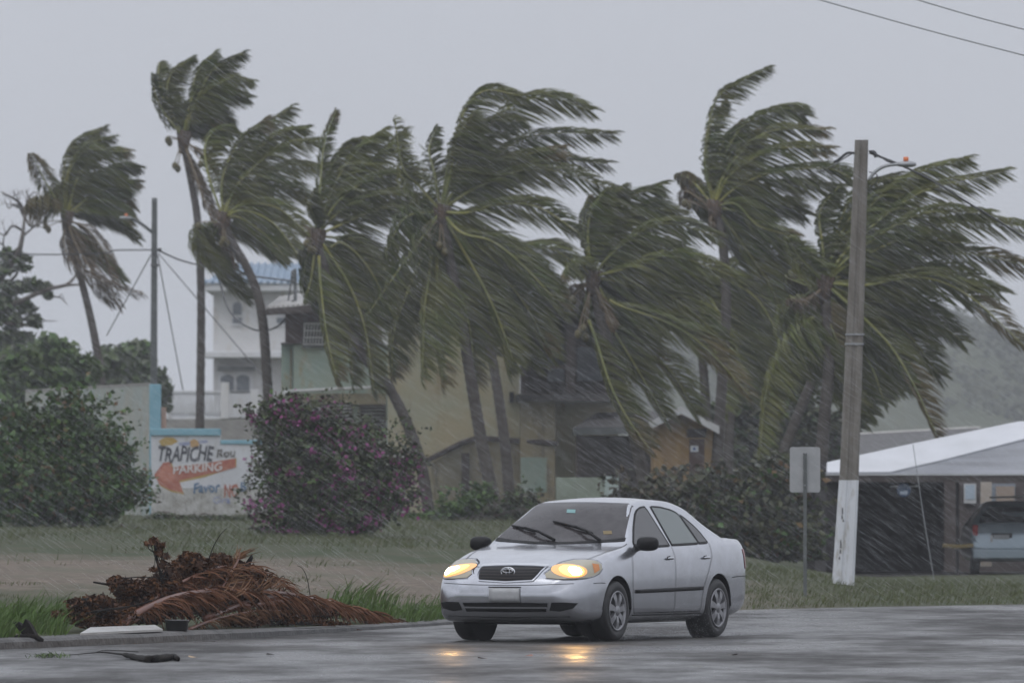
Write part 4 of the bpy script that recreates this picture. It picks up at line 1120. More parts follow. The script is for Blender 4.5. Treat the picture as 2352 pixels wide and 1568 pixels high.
palm('broad coconut palm right of the concrete pole with fronds reaching the frame edge', 189,
     [(1893, 655), (1900, 760), (1903, 850), (1894, 950), (1886, 1060), (1884, 1120)],
     [((1890, 570), (1884, 485), (1928, 428), dict(leaf=0.6)), ((1912, 570), (1960, 450), (2060, 400)), ((1930, 560), (2060, 420), (2225, 362), dict(dep=0.4)), ((1960, 560), (2110, 445), (2305, 394), dict(dep=-0.3)),
      ((1970, 575), (2110, 495), (2260, 492), dict(dep=-1.0, leaf=1.0)), ((2000, 580), (2180, 510), (2390, 522), dict(dep=0.3, leaf=1.0)), ((2000, 610), (2200, 580), (2380, 612), dict(dep=0.5, brown=0.7, leaf=1.0)),
      ((1990, 655), (2110, 638), (2220, 680), (2345, 795), dict(dep=-1.0, leaf=1.05, brown=0.75)), ((2000, 640), (2150, 620), (2300, 670), dict(leaf=1.05)), ((1950, 700), (2040, 790), (2100, 890), (2148, 1000), dict(dep=-0.6, brown=0.6, leaf=0.8)),
      ((1990, 720), (2080, 760), (2160, 860), dict(dep=0.6)), ((1865, 620), (1830, 585), (1805, 545), dict(dep=-0.5, leaf=0.6)), ((1862, 655), (1810, 636), dict(leaf=0.35, brown=0.0)),
      ((1850, 740), (1795, 800), (1758, 900), (1742, 1050), dict(root=(1870, 730), dep=-0.8, leaf=0.85)), ((1900, 720), (1925, 790), dict(leaf=0.6, brown=0.2)), ((1960, 600), (2080, 550), (2200, 560), dict(leaf=1.0)), ((1930, 540), (2000, 450), (2110, 430), dict(leaf=0.95)),
      ((1990, 690), (2100, 700), (2210, 780), dict(leaf=1.0))],
     extra=10, seed=10, r0=0.165, r1=0.12, leaf=0.98, dead=(((1850, 690), (1806, 690), dict(leaf=0.3)),), reach=2.8, spread=(-0.8, 0.4), rib=0.034)
palm('coconut palm with a trunk slanting down left toward the thicket', 200,
     [(1905, 770), (1882, 835), (1842, 930), (1803, 1030), (1780, 1110)],
     [((1950, 780), (2000, 840), (2030, 920)), ((1930, 740), (1990, 760), (2040, 820))],
     extra=8, seed=12, r0=0.14, r1=0.11, leaf=0.8, reach=2.0, spread=(-1.1, 0.1))

# ------------------------------------------------------------------ shrubs and trees
def shrub(name, label, cat, d, blobs, n, size, mats, weights=None, stems=None, seed=0, flowers=None, up=0.3, group=None, base=None, shell=0.45, wind=None, spray=True):
    """blobs: (u, v, du, dv, depth offset, depth radius) in picture columns and rows at distance d"""
    cx = sum(b[0] for b in blobs) / len(blobs)
    bx = X(cx, d)
    r = thing(name, (bx, d, gz(bx, d) if base is None else base), label, cat, group)
    k = d / F
    B = [(P(u, v, d) + Vector((0, do, 0)), (du * k, dr, dv * k)) for u, v, du, dv, do, dr in blobs]
    rs = np.random.default_rng(seed + 50)
    for (bc, br_) in list(B):                      # ragged sprays round every mass
        for _ in range(5):
            q = rs.normal(0, 1, 3); q /= np.linalg.norm(q); q[1] = -abs(q[1]) * .6
            f = rs.uniform(.22, .42)
            B.append((Vector(tuple(np.array(bc) + q * np.array(br_) * rs.uniform(.95, 1.28))), tuple(np.array(br_) * f * .85)))
    pts = blob_points(B, n, shell)
    # ragged clumps: pull the points towards random twig ends
    ends = blob_points(B, max(12, n // 55), 0.3)
    near = RNG.integers(0, len(ends), n)
    for _ in range(3):
        alt = RNG.integers(0, len(ends), n)
        better = np.linalg.norm(pts - ends[alt], axis=1) < np.linalg.norm(pts - ends[near], axis=1)
        near = np.where(better, alt, near)
    pts = pts + (ends[near] - pts) * RNG.uniform(0.2, 0.85, n)[:, None]
    if n > 1200 and spray:
        ns = n // 70
        idx = rs.integers(0, len(blobs), ns)
        spr = []
        for i in idx:
            bc, br_ = B[i]
            q = rs.normal(0, 1, 3); q[1] = -abs(q[1]) * .5; q[2] = abs(q[2]) * .8 + rs.uniform(-.4, .3); q /= np.linalg.norm(q)
            s0 = np.array(bc) + q * np.array(br_) * .92
            dirv = q * .7 + np.array([.45, 0, rs.uniform(-.1, .5)]); dirv /= np.linalg.norm(dirv)
            L_ = rs.uniform(.25, .75) * min(1.0, br_[0] * 1.6)
            for t in np.linspace(0, 1, 15):
                spr.append(s0 + dirv * L_ * t + np.array([.18, 0, -.12]) * L_ * t * t + rs.normal(0, .05, 3))
        pts = np.concatenate([pts, np.array(spr)]); n = len(pts)
    g0 = r.location.z
    pts[:, 2] = np.maximum(pts[:, 2], g0 + 0.03)
    mi = RNG.choice(len(mats), n, p=weights) if weights is not None else None
    leaves('foliage', pts, size, mats, r, mi, up=up, wind=wind)
    st = MB()
    rnd = random.Random(seed)
    for q in (stems or []):
        st.tube([P(u, v, d) for u, v in q[0]], [q[1] * (1 - 0.7 * i / (len(q[0]) - 1)) for i in range(len(q[0]))], 6)
    for _ in range(16):
        e = Vector(ends[rnd.randrange(len(ends))])
        b0 = Vector((bx + rnd.uniform(-.3, .3) + (e.x - bx) * 0.3, d + rnd.uniform(-.2, .2), g0 - 0.05))
        st.tube(cr([b0, b0.lerp(e, 0.5) + Vector((rnd.uniform(-.15, .15), 0, .12)), e], 7), [0.03, .026, .022, .018, .014, .01, .006], 5)
    tag(st.build('stems', M['bark'], r), kind='stuff')
    if flowers:
        nb, per, fm = flowers
        fe = blob_points(B, nb, 0.12)
        fe = fe[fe[:, 1] < d + 0.6]
        fp = np.repeat(fe, per, 0) + RNG.normal(0, 0.11, (len(fe) * per, 3)) * np.repeat(RNG.uniform(0.4, 1.3, len(fe)), per)[:, None]
        fp[:, 2] = np.maximum(fp[:, 2], g0 + 0.06)
        leaves('flowers', fp, 0.075, [fm], r, up=0.3, aspect=0.8)
    return r

# big green shrub in front of the grey wall
shrub('green_shrub', 'big dense green shrub hiding the grey wall at the left', 'shrub', 174,
      [(68, 1066, 95, 110, 0, 1.2), (178, 1026, 90, 110, -0.2, 1.1), (220, 1094, 85, 105, -0.4, 1.1), (28, 1124, 80, 90, -0.3, 1.0), (128, 1124, 120, 85, -0.8, 1.0), (153, 951, 40, 45, 0, .7), (190, 981, 55, 50, 0, .8), (98, 976, 45, 50, 0, .7), (270, 1154, 45, 50, -.5, .6), (-2, 1026, 45, 90, 0, .8), (205, 1164, 90, 45, -.4, .8), (88, 1179, 120, 35, -.3, .8), (280, 1094, 35, 60, 0, .6), (250, 1066, 45, 50, 0, .7)],
      16500, 0.12, [M['leaf_green'], M['leaf_bronze'], M['leaf_bright']], [0.84, 0.10, 0.06], seed=1, wind=(0.5, 0, -.2))
shrub('bougainvillea', 'sprawling bougainvillea dotted with magenta flowers beside the painted wall', 'shrub', 164,
      [(670, 1040, 90, 90, 0, 1.1), (736, 1060, 110, 110, -0.2, 1.2), (816, 1080, 90, 105, -0.2, 1.1), (886, 1060, 55, 80, 0, .8), (650, 1130, 80, 80, -.4, 1.0), (736, 1170, 120, 75, -.6, 1.1), (816, 1180, 60, 65, -.5, .9), (630, 1000, 45, 45, 0, .7), (716, 985, 70, 40, 0, .8), (600, 960, 35, 28, 0, .5), (926, 1100, 35, 60, 0, .6), (786, 985, 50, 35, 0, .7), (716, 1205, 120, 40, -.4, .9), (806, 1220, 60, 30, -.4, .7), (650, 1190, 70, 40, -.3, .8), (866, 1150, 50, 60, 0, .7), (590, 948, 40, 16, 0, .4), (662, 930, 30, 14, 0, .3), (690, 955, 45, 20, 0, .4), (935, 1090, 22, 40, 0, .4), (925, 1150, 26, 30, 0, .4)],
      16500, 0.10, [M['leaf_bougain'], M['leaf_bright'], M['leaf_green']], [0.86, 0.05, 0.09], seed=2, flowers=(150, 20, M['bract']), wind=(0.5, 0, -.2),
      stems=[([(640, 1000), (660, 950), (668, 918)], 0.02)])
# sea grape trees behind the wall
shrub('sea_grape_tree', 'bright green sea grape thicket rising behind the grey wall', 'tree', 232,
      [(60, 880, 80, 75, 0, 1.5), (140, 850, 75, 75, 0, 1.5), (190, 870, 60, 70, 0, 1.3), (30, 830, 40, 40, 0, 1.0), (130, 800, 45, 35, 0, 1.0), (100, 930, 100, 60, 0, 1.4), (25, 920, 50, 80, 0, 1.4), (152, 783, 22, 16, 0, .5)],
      4600, 0.26, [M['leaf_grape'], M['leaf_bright']], [0.85, 0.15], seed=3, wind=(0.5, 0, 0), spray=False)
shrub('far_sea_grape_tree', 'duller sea grape clump behind the street lamp pole', 'tree', 275,
      [(260, 850, 60, 60, 0, 1.8), (310, 830, 40, 55, 0, 1.5), (335, 850, 40, 60, 0, 1.5), (370, 910, 35, 55, 0, 1.3), (300, 920, 70, 60, 0, 1.6), (320, 790, 26, 20, 0, .9), (385, 890, 18, 25, 0, .8), (235, 810, 35, 25, 0, .9)],
      3000, 0.30, [M['leaf_grape'], M['leaf_grey']], [0.7, 0.3], seed=4, wind=(0.5, 0, 0), spray=False)

def bare_tree():
    D = 262.0
    r = thing('windblown_tree', (X(-70, D), D, gz(X(-70, D), D)), 'half bare grey green tree leaning in from the left edge', 'tree')
    br = [([(-70, 1130), (-60, 900), (-40, 760), (-5, 650), (40, 590), (54, 541), (57, 492)], .22, .03),
          ([(57, 492), (48, 470), (30, 455), (12, 447), (3, 440)], .035, .01), ([(50, 478), (34, 470), (20, 478), (8, 455)], .02, .008), ([(56, 500), (60, 470), (66, 450), (78, 440)], .03, .008), ([(30, 456), (34, 445), (30, 438)], .015, .006),
          ([(57, 500), (72, 520), (92, 512), (100, 508)], .03, .008), ([(66, 452), (58, 440), (60, 434)], .014, .006), ([(78, 441), (88, 446), (92, 442)], .012, .005), ([(54, 530), (30, 520), (12, 540), (-10, 530)], .03, .01), ([(40, 470), (44, 452), (38, 440)], .012, .005),
          ([(-40, 760), (10, 712), (47, 694), (109, 666), (149, 656), (166, 640), (172, 630)], .11, .03), ([(149, 656), (180, 655), (190, 660)], .03, .01), ([(109, 680), (135, 682), (145, 690), (155, 700)], .02, .006), ([(135, 682), (142, 676), (150, 690)], .01, .005),
          ([(-30, 740), (40, 745), (80, 752)], .05, .01), ([(85, 722), (100, 735), (130, 736)], .02, .006), ([(-10, 660), (30, 640), (50, 610)], .05, .012), ([(-60, 900), (0, 830), (50, 790)], .1, .02)]
    rt = random.Random(3)
    def twig(u, v, an, ln, r_, lev):
        u1, v1 = u + ln * math.cos(an), v - ln * math.sin(an)
        br.append(([(u, v), ((u + u1) / 2 + rt.uniform(-3, 3), (v + v1) / 2 + rt.uniform(-3, 3)), (u1, v1)], r_, r_ * .55))
        if lev:
            for q in (-1, 1):
                twig(u1, v1, an + q * rt.uniform(.25, .65), ln * rt.uniform(.6, .85), r_ * .6, lev - 1)
    for u, v, an, ln in ((57, 500, 2.1, 26), (57, 495, 1.35, 24), (54, 541, .75, 26), (20, 600, 1.9, 40)):
        twig(u, v, an, ln, .030, 3)
    tr = MB(); lim = MB()
    for i, (pp, a, b) in enumerate(br):
        path = cr([P(u, v, D) + Vector((0, 0.5 * math.sin(i * 2.1 + k), 0)) if k else P(u, v, D) for k, (u, v) in enumerate(pp)], 16)
        if i == 0: path[0].z = min(path[0].z, gz(path[0].x, D) - .1)
        (tr if i == 0 else lim).tube(path, [(a + (b - a) * k / 15) * (1.0 if i in (0, 10) else 1.6) for k in range(16)], 8 if i == 0 else 5)
    tr.build('trunk', M['bark'], r, smooth=True); lim.build('limbs', M['bark'], r, smooth=True)
    k = D / F
    bl = [(20, 590, 38, 20), (55, 595, 22, 12), (10, 620, 30, 14), (55, 615, 18, 8), (60, 655, 38, 18), (95, 660, 25, 16), (20, 665, 35, 22), (110, 678, 14, 8), (15, 700, 40, 22), (60, 705, 28, 16), (80, 730, 16, 12), (30, 735, 40, 22), (85, 745, 16, 8), (10, 775, 45, 22), (50, 775, 35, 14), (25, 805, 50, 24)]
    pts = blob_points([(P(u, v, D), (a * k, 0.7, b * k)) for u, v, a, b in bl], 2000, 0.5)
    leaves('crown', pts, 0.23, [M['leaf_grey'], M['leaf_grape']], r, RNG.choice(2, 2000, p=[.7, .3]), up=0.3)
bare_tree()

# thicket and low plants right of the car
shrub('thicket', 'dark tangled thicket between the car roof and the blank road sign', 'shrub', 176,
      [(1700, 1160, 70, 80, 0, 1.2), (1770, 1180, 80, 85, 0, 1.2), (1840, 1200, 65, 90, 0, 1.0), (1740, 1240, 110, 70, -.4, 1.2), (1850, 1265, 60, 55, -.3, .9), (1760, 1095, 45, 30, 0, .8), (1690, 1260, 60, 55, -.3, .8), (1660, 1180, 50, 80, .3, .8), (1605, 1170, 50, 60, .6, .8), (1830, 1110, 35, 35, .3, .6)],
      6500, 0.17, [M['leaf_dark'], M['leaf_bronze'], M['leaf_green']], [0.8, 0.08, 0.12], seed=6, wind=(0.5, 0, -.2))
shrub('background_thicket', 'dim grey thicket far behind the palm trunks left of the concrete pole', 'shrub', 246,
      [(1680, 1010, 70, 90, 0, 1.5), (1760, 980, 80, 100, 0, 1.5), (1840, 1010, 70, 80, 0, 1.5), (1920, 1030, 50, 60, 0, 1.2), (1720, 920, 50, 60, 0, 1.2), (1800, 930, 50, 50, 0, 1.2)],
      5200, 0.30, [M['leaf_dark'], M['leaf_green']], [0.8, 0.2], seed=14, wind=(0.5, 0, 0))
shrub('dry_undergrowth', 'brownish undergrowth around the palm feet behind the car', 'shrub', 188,
      [(1500, 1150, 80, 45, 0, .9), (1560, 1140, 60, 50, 0, .9), (1430, 1150, 60, 35, 0, .8), (1620, 1130, 40, 45, 0, .7)], 2600, 0.16, [M['leaf_dark'], M['leaf_palm_brown']], [0.65, 0.35], seed=7)
shrub('bright_weeds', 'bright green weeds at the foot of the central palm trunks', 'plant', 194,
      [(1085, 1155, 40, 28, 0, .5), (1050, 1168, 40, 18, 0, .5), (1108, 1135, 20, 22, 0, .4), (1000, 1185, 60, 14, 0, .5)], 1500, 0.13, [M['leaf_bright'], M['leaf_green']], [0.6, 0.4], seed=8)
shrub('wall_foot_weeds', 'dark weeds along the foot of the painted wall', 'plant', 188,
      [(430, 1192, 100, 12, 0, .5), (520, 1194, 70, 13, 0, .5), (370, 1188, 50, 14, 0, .5), (480, 1200, 90, 10, -.3, .5)], 3000, 0.11, [M['leaf_dark'], M['leaf_green']], [0.7, 0.3], seed=9, spray=False)
shrub('low_bushes', 'low dark bushes between the bougainvillea and the car', 'shrub', 195,
      [(930, 1195, 50, 16, 0, .5), (880, 1200, 60, 16, 0, .5), (1150, 1190, 60, 18, 0, .5), (1240, 1180, 60, 30, 0, .6), (1190, 1150, 30, 25, .4, .5)], 1900, 0.13, [M['leaf_dark'], M['leaf_green']], [0.75, 0.25], seed=10)

# ------------------------------------------------------------------ poles, lamps, wires, road sign
def street_lamp_head(parent, a, length, dirx, m):
    """cobra head with an amber photocell"""
    mb = MB()
    secs = [(0, .045, .04), (.12, .07, .05), (.32, .11, .06), (.52, .10, .055), (.64, .05, .03)]
    V = []
    for s, w, h in secs:
        for j in range(10):
            an = 2 * math.pi * j / 10
            V.append((a.x + dirx * s * length / .64, a.y + w * math.cos(an), a.z + h * math.sin(an) * (1 if math.sin(an) > 0 else .8)))
    mb.add(V, [(i*10+j, i*10+(j+1) % 10, (i+1)*10+(j+1) % 10, (i+1)*10+j) for i in range(4) for j in range(10)] + [tuple(range(10)), tuple(40 + j for j in range(10))])
    h = mb.build('lamp_head', m, parent, smooth=True)
    c = a + Vector((dirx * length * 0.45, 0, 0.075))
    MB().tube([c - Vector((0, 0, .03)), c + Vector((0, 0, .05))], 0.042, 10).build('photocell', M['amber'], h, smooth=True)

def lamp_pole():
    D = 238.0
    b = P(352, 905, D); bx = b.x
    r = thing('lamp_pole', (bx, D, gz(bx, D)), 'grey square pole with a cobra head street lamp between the leftmost palms', 'lamp pole')
    top = P(355, 455, D); k = D / F
    pole = MB()
    z0 = r.location.z
    h0, h1 = 9.5 * k, 6 * k
    pole.add([(bx + sx * h0, D + sy * h0, z0) for sx, sy in ((-1, -1), (1, -1), (1, 1), (-1, 1))] + [(top.x + sx * h1, D + sy * h1, top.z) for sx, sy in ((-1, -1), (1, -1), (1, 1), (-1, 1))],
             [(0, 1, 5, 4), (1, 2, 6, 5), (2, 3, 7, 6), (3, 0, 4, 7), (4, 5, 6, 7)])
    pole.build('pole', M['concrete_dark'], r)
    arm = cr([P(350, 534, D), P(330, 518, D), P(312, 507, D), P(302, 502, D)], 12)
    MB().tube(arm, 0.045, 8).build('arm', M['concrete_dark'], r, smooth=True)
    street_lamp_head(r, P(303, 501, D), 29 * k, -1, M['metal_grey'])
    for v in (575, 610):
        mb = MB(); rect(mb, 346, v - 4, 364, v + 2, D - 0.16, 0.3); mb.build('collar', M['concrete_dark'], r)
    MB().ball(P(367, 574, D), .06).build('insulator', M['wire'], r, smooth=True)
    for i, (a, c, lab) in enumerate((((347, 585), (245, 770), 'thin guy wire from the lamp pole running down left'), ((362, 585), (420, 895), 'thin guy wire dropping steeply right of the lamp pole'), ((364, 582), (605, 865), 'long thin wire slanting from the lamp pole across the white house'))):
        t = MB().tube([P(a[0], a[1], D - .1), P(c[0], c[1], D + (6 if i < 2 else -6))], 0.016, 5)
        tag(t.build('guy_wire', M['wire']), lab, 'wire')
    w = MB().tube(cr([P(-60, 578, D), P(60, 584, D), P(165, 584, D), P(250, 580, D), P(262, 575, D), P(345, 574, D)], 40), 0.02, 5)
    tag(w.build('overhead_cable', M['wire']), 'overhead cable from the left edge to the lamp pole', 'cable')
    w = MB().tube(cr([P(366, 576, D), P(410, 596, D), P(470, 612, D - 3), P(560, 631, D - 6), P(676, 646, 225)], 40), 0.026, 5)
    tag(w.build('overhead_cable', M['wire']), 'overhead cable from the lamp pole to the mast on the mint house', 'cable')
    w = MB().tube(cr([P(503, 616, 233), P(506, 650, 232), P(520, 700, 231), P(545, 735, 230), P(585, 757, 228), P(620, 757, 227), P(650, 738, 225), P(672, 690, 225)], 40), 0.026, 5)
    tag(w.build('slack_cable', M['wire']), 'slack black cable drooping across the white house front', 'cable')
lamp_pole()

def concrete_pole():
    D = 140.0
    b = P(1936, 1350, D)
    z0 = gz(b.x, D) - 0.05
    r = thing('utility_pole', (b.x, D, z0), 'tall leaning concrete utility pole with a white painted foot', 'utility pole')
    k = D / F
    cpt = [(1936, 1352, 24.5), (1950, 1100, 21.5), (1966, 700, 18.5), (1979, 322, 15)]
    def sec(v):
        for (u0, v0, w0), (u1, v1, w1) in zip(cpt, cpt[1:]):
            if v0 >= v >= v1:
                t = (v - v0) / (v1 - v0); return u0 + (u1 - u0) * t, w0 + (w1 - w0) * t
        return cpt[-1][0], cpt[-1][2]
    def piece(vs, m, name, out=0.0):
        mb = MB(); V = []
        for v in vs:
            u, w = sec(v); p = P(u, v, D); hw = w * k + out
            if v >= 1350: p.z = z0
            ch = hw * 0.22
            rec = hw * 0.16      # shallow flute down the front, as cast
            ring = [(-hw, -hw + ch), (-hw + ch, -hw), (-hw * .28, -hw), (-hw * .14, -hw + rec), (hw * .14, -hw + rec), (hw * .28, -hw), (hw - ch, -hw), (hw, -hw + ch), (hw, hw), (-hw, hw)]
            V += [(p.x + a, D + bb, p.z) for a, bb in ring]
        n = 10
        mb.add(V, [(i*n+j, i*n+(j+1) % n, (i+1)*n+(j+1) % n, (i+1)*n+j) for i in range(len(vs)-1) for j in range(n)] + [tuple(range(n-1, -1, -1)), tuple((len(vs)-1)*n + j for j in range(n))])
        return mb.build(name, m, r)
    wp = wall_mat('chipped white pole paint', (0.66, 0.68, 0.72), (0.62, 0.64, 0.68), (0.36, 0.33, 0.28), 1.1)
    shaft = mat('weathered pole concrete', (0.15, 0.135, 0.115), 0.7, (0.22, 0.205, 0.185), 2.2, stretch=(3, 3, 0.8), bump=0.4, bscale=20)
    piece([1352, 1330, 1200, 1102], wp, 'painted_foot', 0.004)
    piece([1101.8, 1000, 850, 700, 500, 322], shaft, 'shaft')
    for v in (768, 790):
        u, w = sec(v); p = P(u, v, D)
        MB().box((p.x, D, p.z), (w * k * 2 + .03, w * k * 2 + .03, .03)).build('band', M['metal_grey'], r)
    # black stencilled digits worn to strokes
    bl = mat('worn black stencil', (0.05, 0.05, 0.06), 0.6)
    for u, v, h in ((1934, 1166, 14), (1933, 1182, 9), (1936, 1193, 5), (1930, 1240, 18), (1929, 1262, 8), (1927, 1278, 6)):
        su, sw = sec(v)
        MB().prism([P(u, v, D - sw * k - .006), P(u + 2.2, v - 1, D - sw * k - .006), P(u + 3.0, v + h, D - sw * k - .006), P(u - .6, v + h, D - sw * k - .006)], (0, .008, 0)).build('stencil_mark', bl, r)
    y = D - 0.1
    arm = cr([P(1996, 413, y), P(2010, 395, y), P(2035, 381, y), P(2070, 377, y)], 14)
    MB().tube(arm, 0.028, 8).build('lamp_arm', M['metal_grey'], r, smooth=True)
    street_lamp_head(r, P(2062, 378, y), 42 * k, 1, M['metal_grey'])
    MB().tube(cr([P(1996, 346, y), P(2020, 358, y), P(2040, 372, y), P(2070, 378, y)], 10), .01, 5).build('arm_stay', M['wire'], r)
    MB().tube(cr([P(1996, 350, y), P(2008, 350, y), P(2012, 362, y)], 8), .03, 6).build('insulator_hook', M['wire'], r)
    MB().tube(cr([P(1996, 395, y), P(2012, 400, y), P(2016, 412, y), P(2005, 428, y), P(1994, 424, y)], 14), .009, 5).build('loop_wire', M['wire'], r)
    MB().tube(cr([P(1962, 352, y), P(1945, 352, y), P(1925, 368, y), P(1915, 372, y)], 10), .022, 6).build('insulator_hook', M['wire'], r)
    w = MB().tube(cr([P(2000, 352, y), P(2070, 380, 142), P(2150, 420, 145), P(2230, 470, 148), P(2300, 512, 150), P(2420, 590, 154)], 40), .02, 5)
    tag(w.build('service_cable', M['wire']), 'twisted service cable falling right from the concrete pole head', 'cable')
    w = MB().tube(cr([P(1958, 352, y), P(1935, 366, 160), P(1915, 380, 190), P(1890, 392, 222), P(1850, 405, 250)], 24), .014, 5)
    tag(w.build('service_cable', M['wire']), 'service cable running left from the concrete pole head into the palms', 'cable')
    w = MB().tube([P(2097, 1020, 165), P(2120, 1180, 165), P(2146, 1335, 165)], .008, 5)
    tag(w.build('guy_wire', M['metal_grey']), 'thin pale guy wire crossing the dark carport mouth', 'wire')
    for (a, b, lab) in (((1840, -12), (2400, 140), 'lower of two power lines crossing the sky corner'), ((2080, -8), (2400, 80), 'upper of two power lines crossing the sky corner')):
        w = MB().tube(cr([P(a[0], a[1], 130), P((a[0]+b[0])/2, (a[1]+b[1])/2 + 3, 130), P(b[0], b[1], 130)], 14), .011, 5)
        tag(w.build('power_line', M['metal_grey']), lab, 'wire')
concrete_pole()

def road_sign():
    D = 122.0
    b = P(1849, 1370, D)
    r = thing('road_sign', (b.x, D, gz(b.x, D)), 'road sign seen from behind, a blank grey plate on a thin post', 'road sign')
    k = D / F
    z0, zt = r.location.z - .05, P(0, 1040, D).z
    MB().box((b.x, D - .02, (z0 + zt) / 2), (8 * k, .03, zt - z0)).build('post', M['concrete_dark'], r)
    a, c = P(1814, 1026, D), P(1884, 1130, D)
    x0, x1, zl, zh, q = a.x, c.x, c.z, a.z, .03
    pl = [(x0 + q, zl), (x1 - q, zl), (x1 - q * .3, zl + q * .3), (x1, zl + q), (x1, zh - q), (x1 - q * .3, zh - q * .3), (x1 - q, zh), (x0 + q, zh), (x0 + q * .3, zh - q * .3), (x0, zh - q), (x0, zl + q), (x0 + q * .3, zl + q * .3)]
    MB().prism([(x, D, z) for x, z in pl], (0, .004, 0)).build('plate', M['sign_back'], r)
    for z in (zh - .1, zl + .1):
        MB().ball((b.x, D - .038, z), .012, 6, 4).build('bolt', M['metal_grey'], r)
road_sign()

# ------------------------------------------------------------------ the silver sedan
paint = mat('silver car paint', (0.53, 0.545, 0.585), 0.20, (0.47, 0.48, 0.51), 5, detail=8, metallic=0.85, coat=0.5, bump=0.025, bscale=90, coord='Object')
rubber = mat('black rubber trim', (0.008, 0.008, 0.009), 0.55, spec=0.25)
tyre_m = mat('wet tyre', (0.018, 0.018, 0.019), 0.5)
rim_m = mat('wheel trim silver', (0.27, 0.27, 0.285), 0.35, metallic=0.5)
cglass = mat('tinted windscreen', (0.035, 0.032, 0.034), 0.10, (0.055, 0.05, 0.052), 9, spec=0.42, bump=0.03, bscale=70, coord='Object')
cglass2 = mat('side glass', (0.045, 0.045, 0.047), 0.06, spec=0.5)
cglass3 = mat('rear door glass', (0.13, 0.155, 0.15), 0.06, spec=0.5)  # paler tone stands in for the light seen through this window
lens_m = mat('headlamp lens', (0.36, 0.33, 0.25), 0.10, spec=0.6)
chrome = mat('chrome', (0.65, 0.66, 0.68), 0.15, metallic=1.0)
seam_m = mat('panel gap', (0.02, 0.02, 0.022), 0.7)
hot = mat('lit bulb', (1, 0.85, 0.6), 0.3, emit=((1.0, 0.55, 0.16), 300.0))
warm = mat('lit reflector', (1, 0.7, 0.3), 0.3, emit=((1.0, 0.38, 0.06), 2.0))
warm0 = mat('dim reflector', (0.7, 0.45, 0.2), 0.2, emit=((1.0, 0.34, 0.04), 0.55))
ambl = mat('amber marker', (0.55, 0.20, 0.05), 0.2)
redl = mat('red tail lens', (0.35, 0.02, 0.02), 0.2)

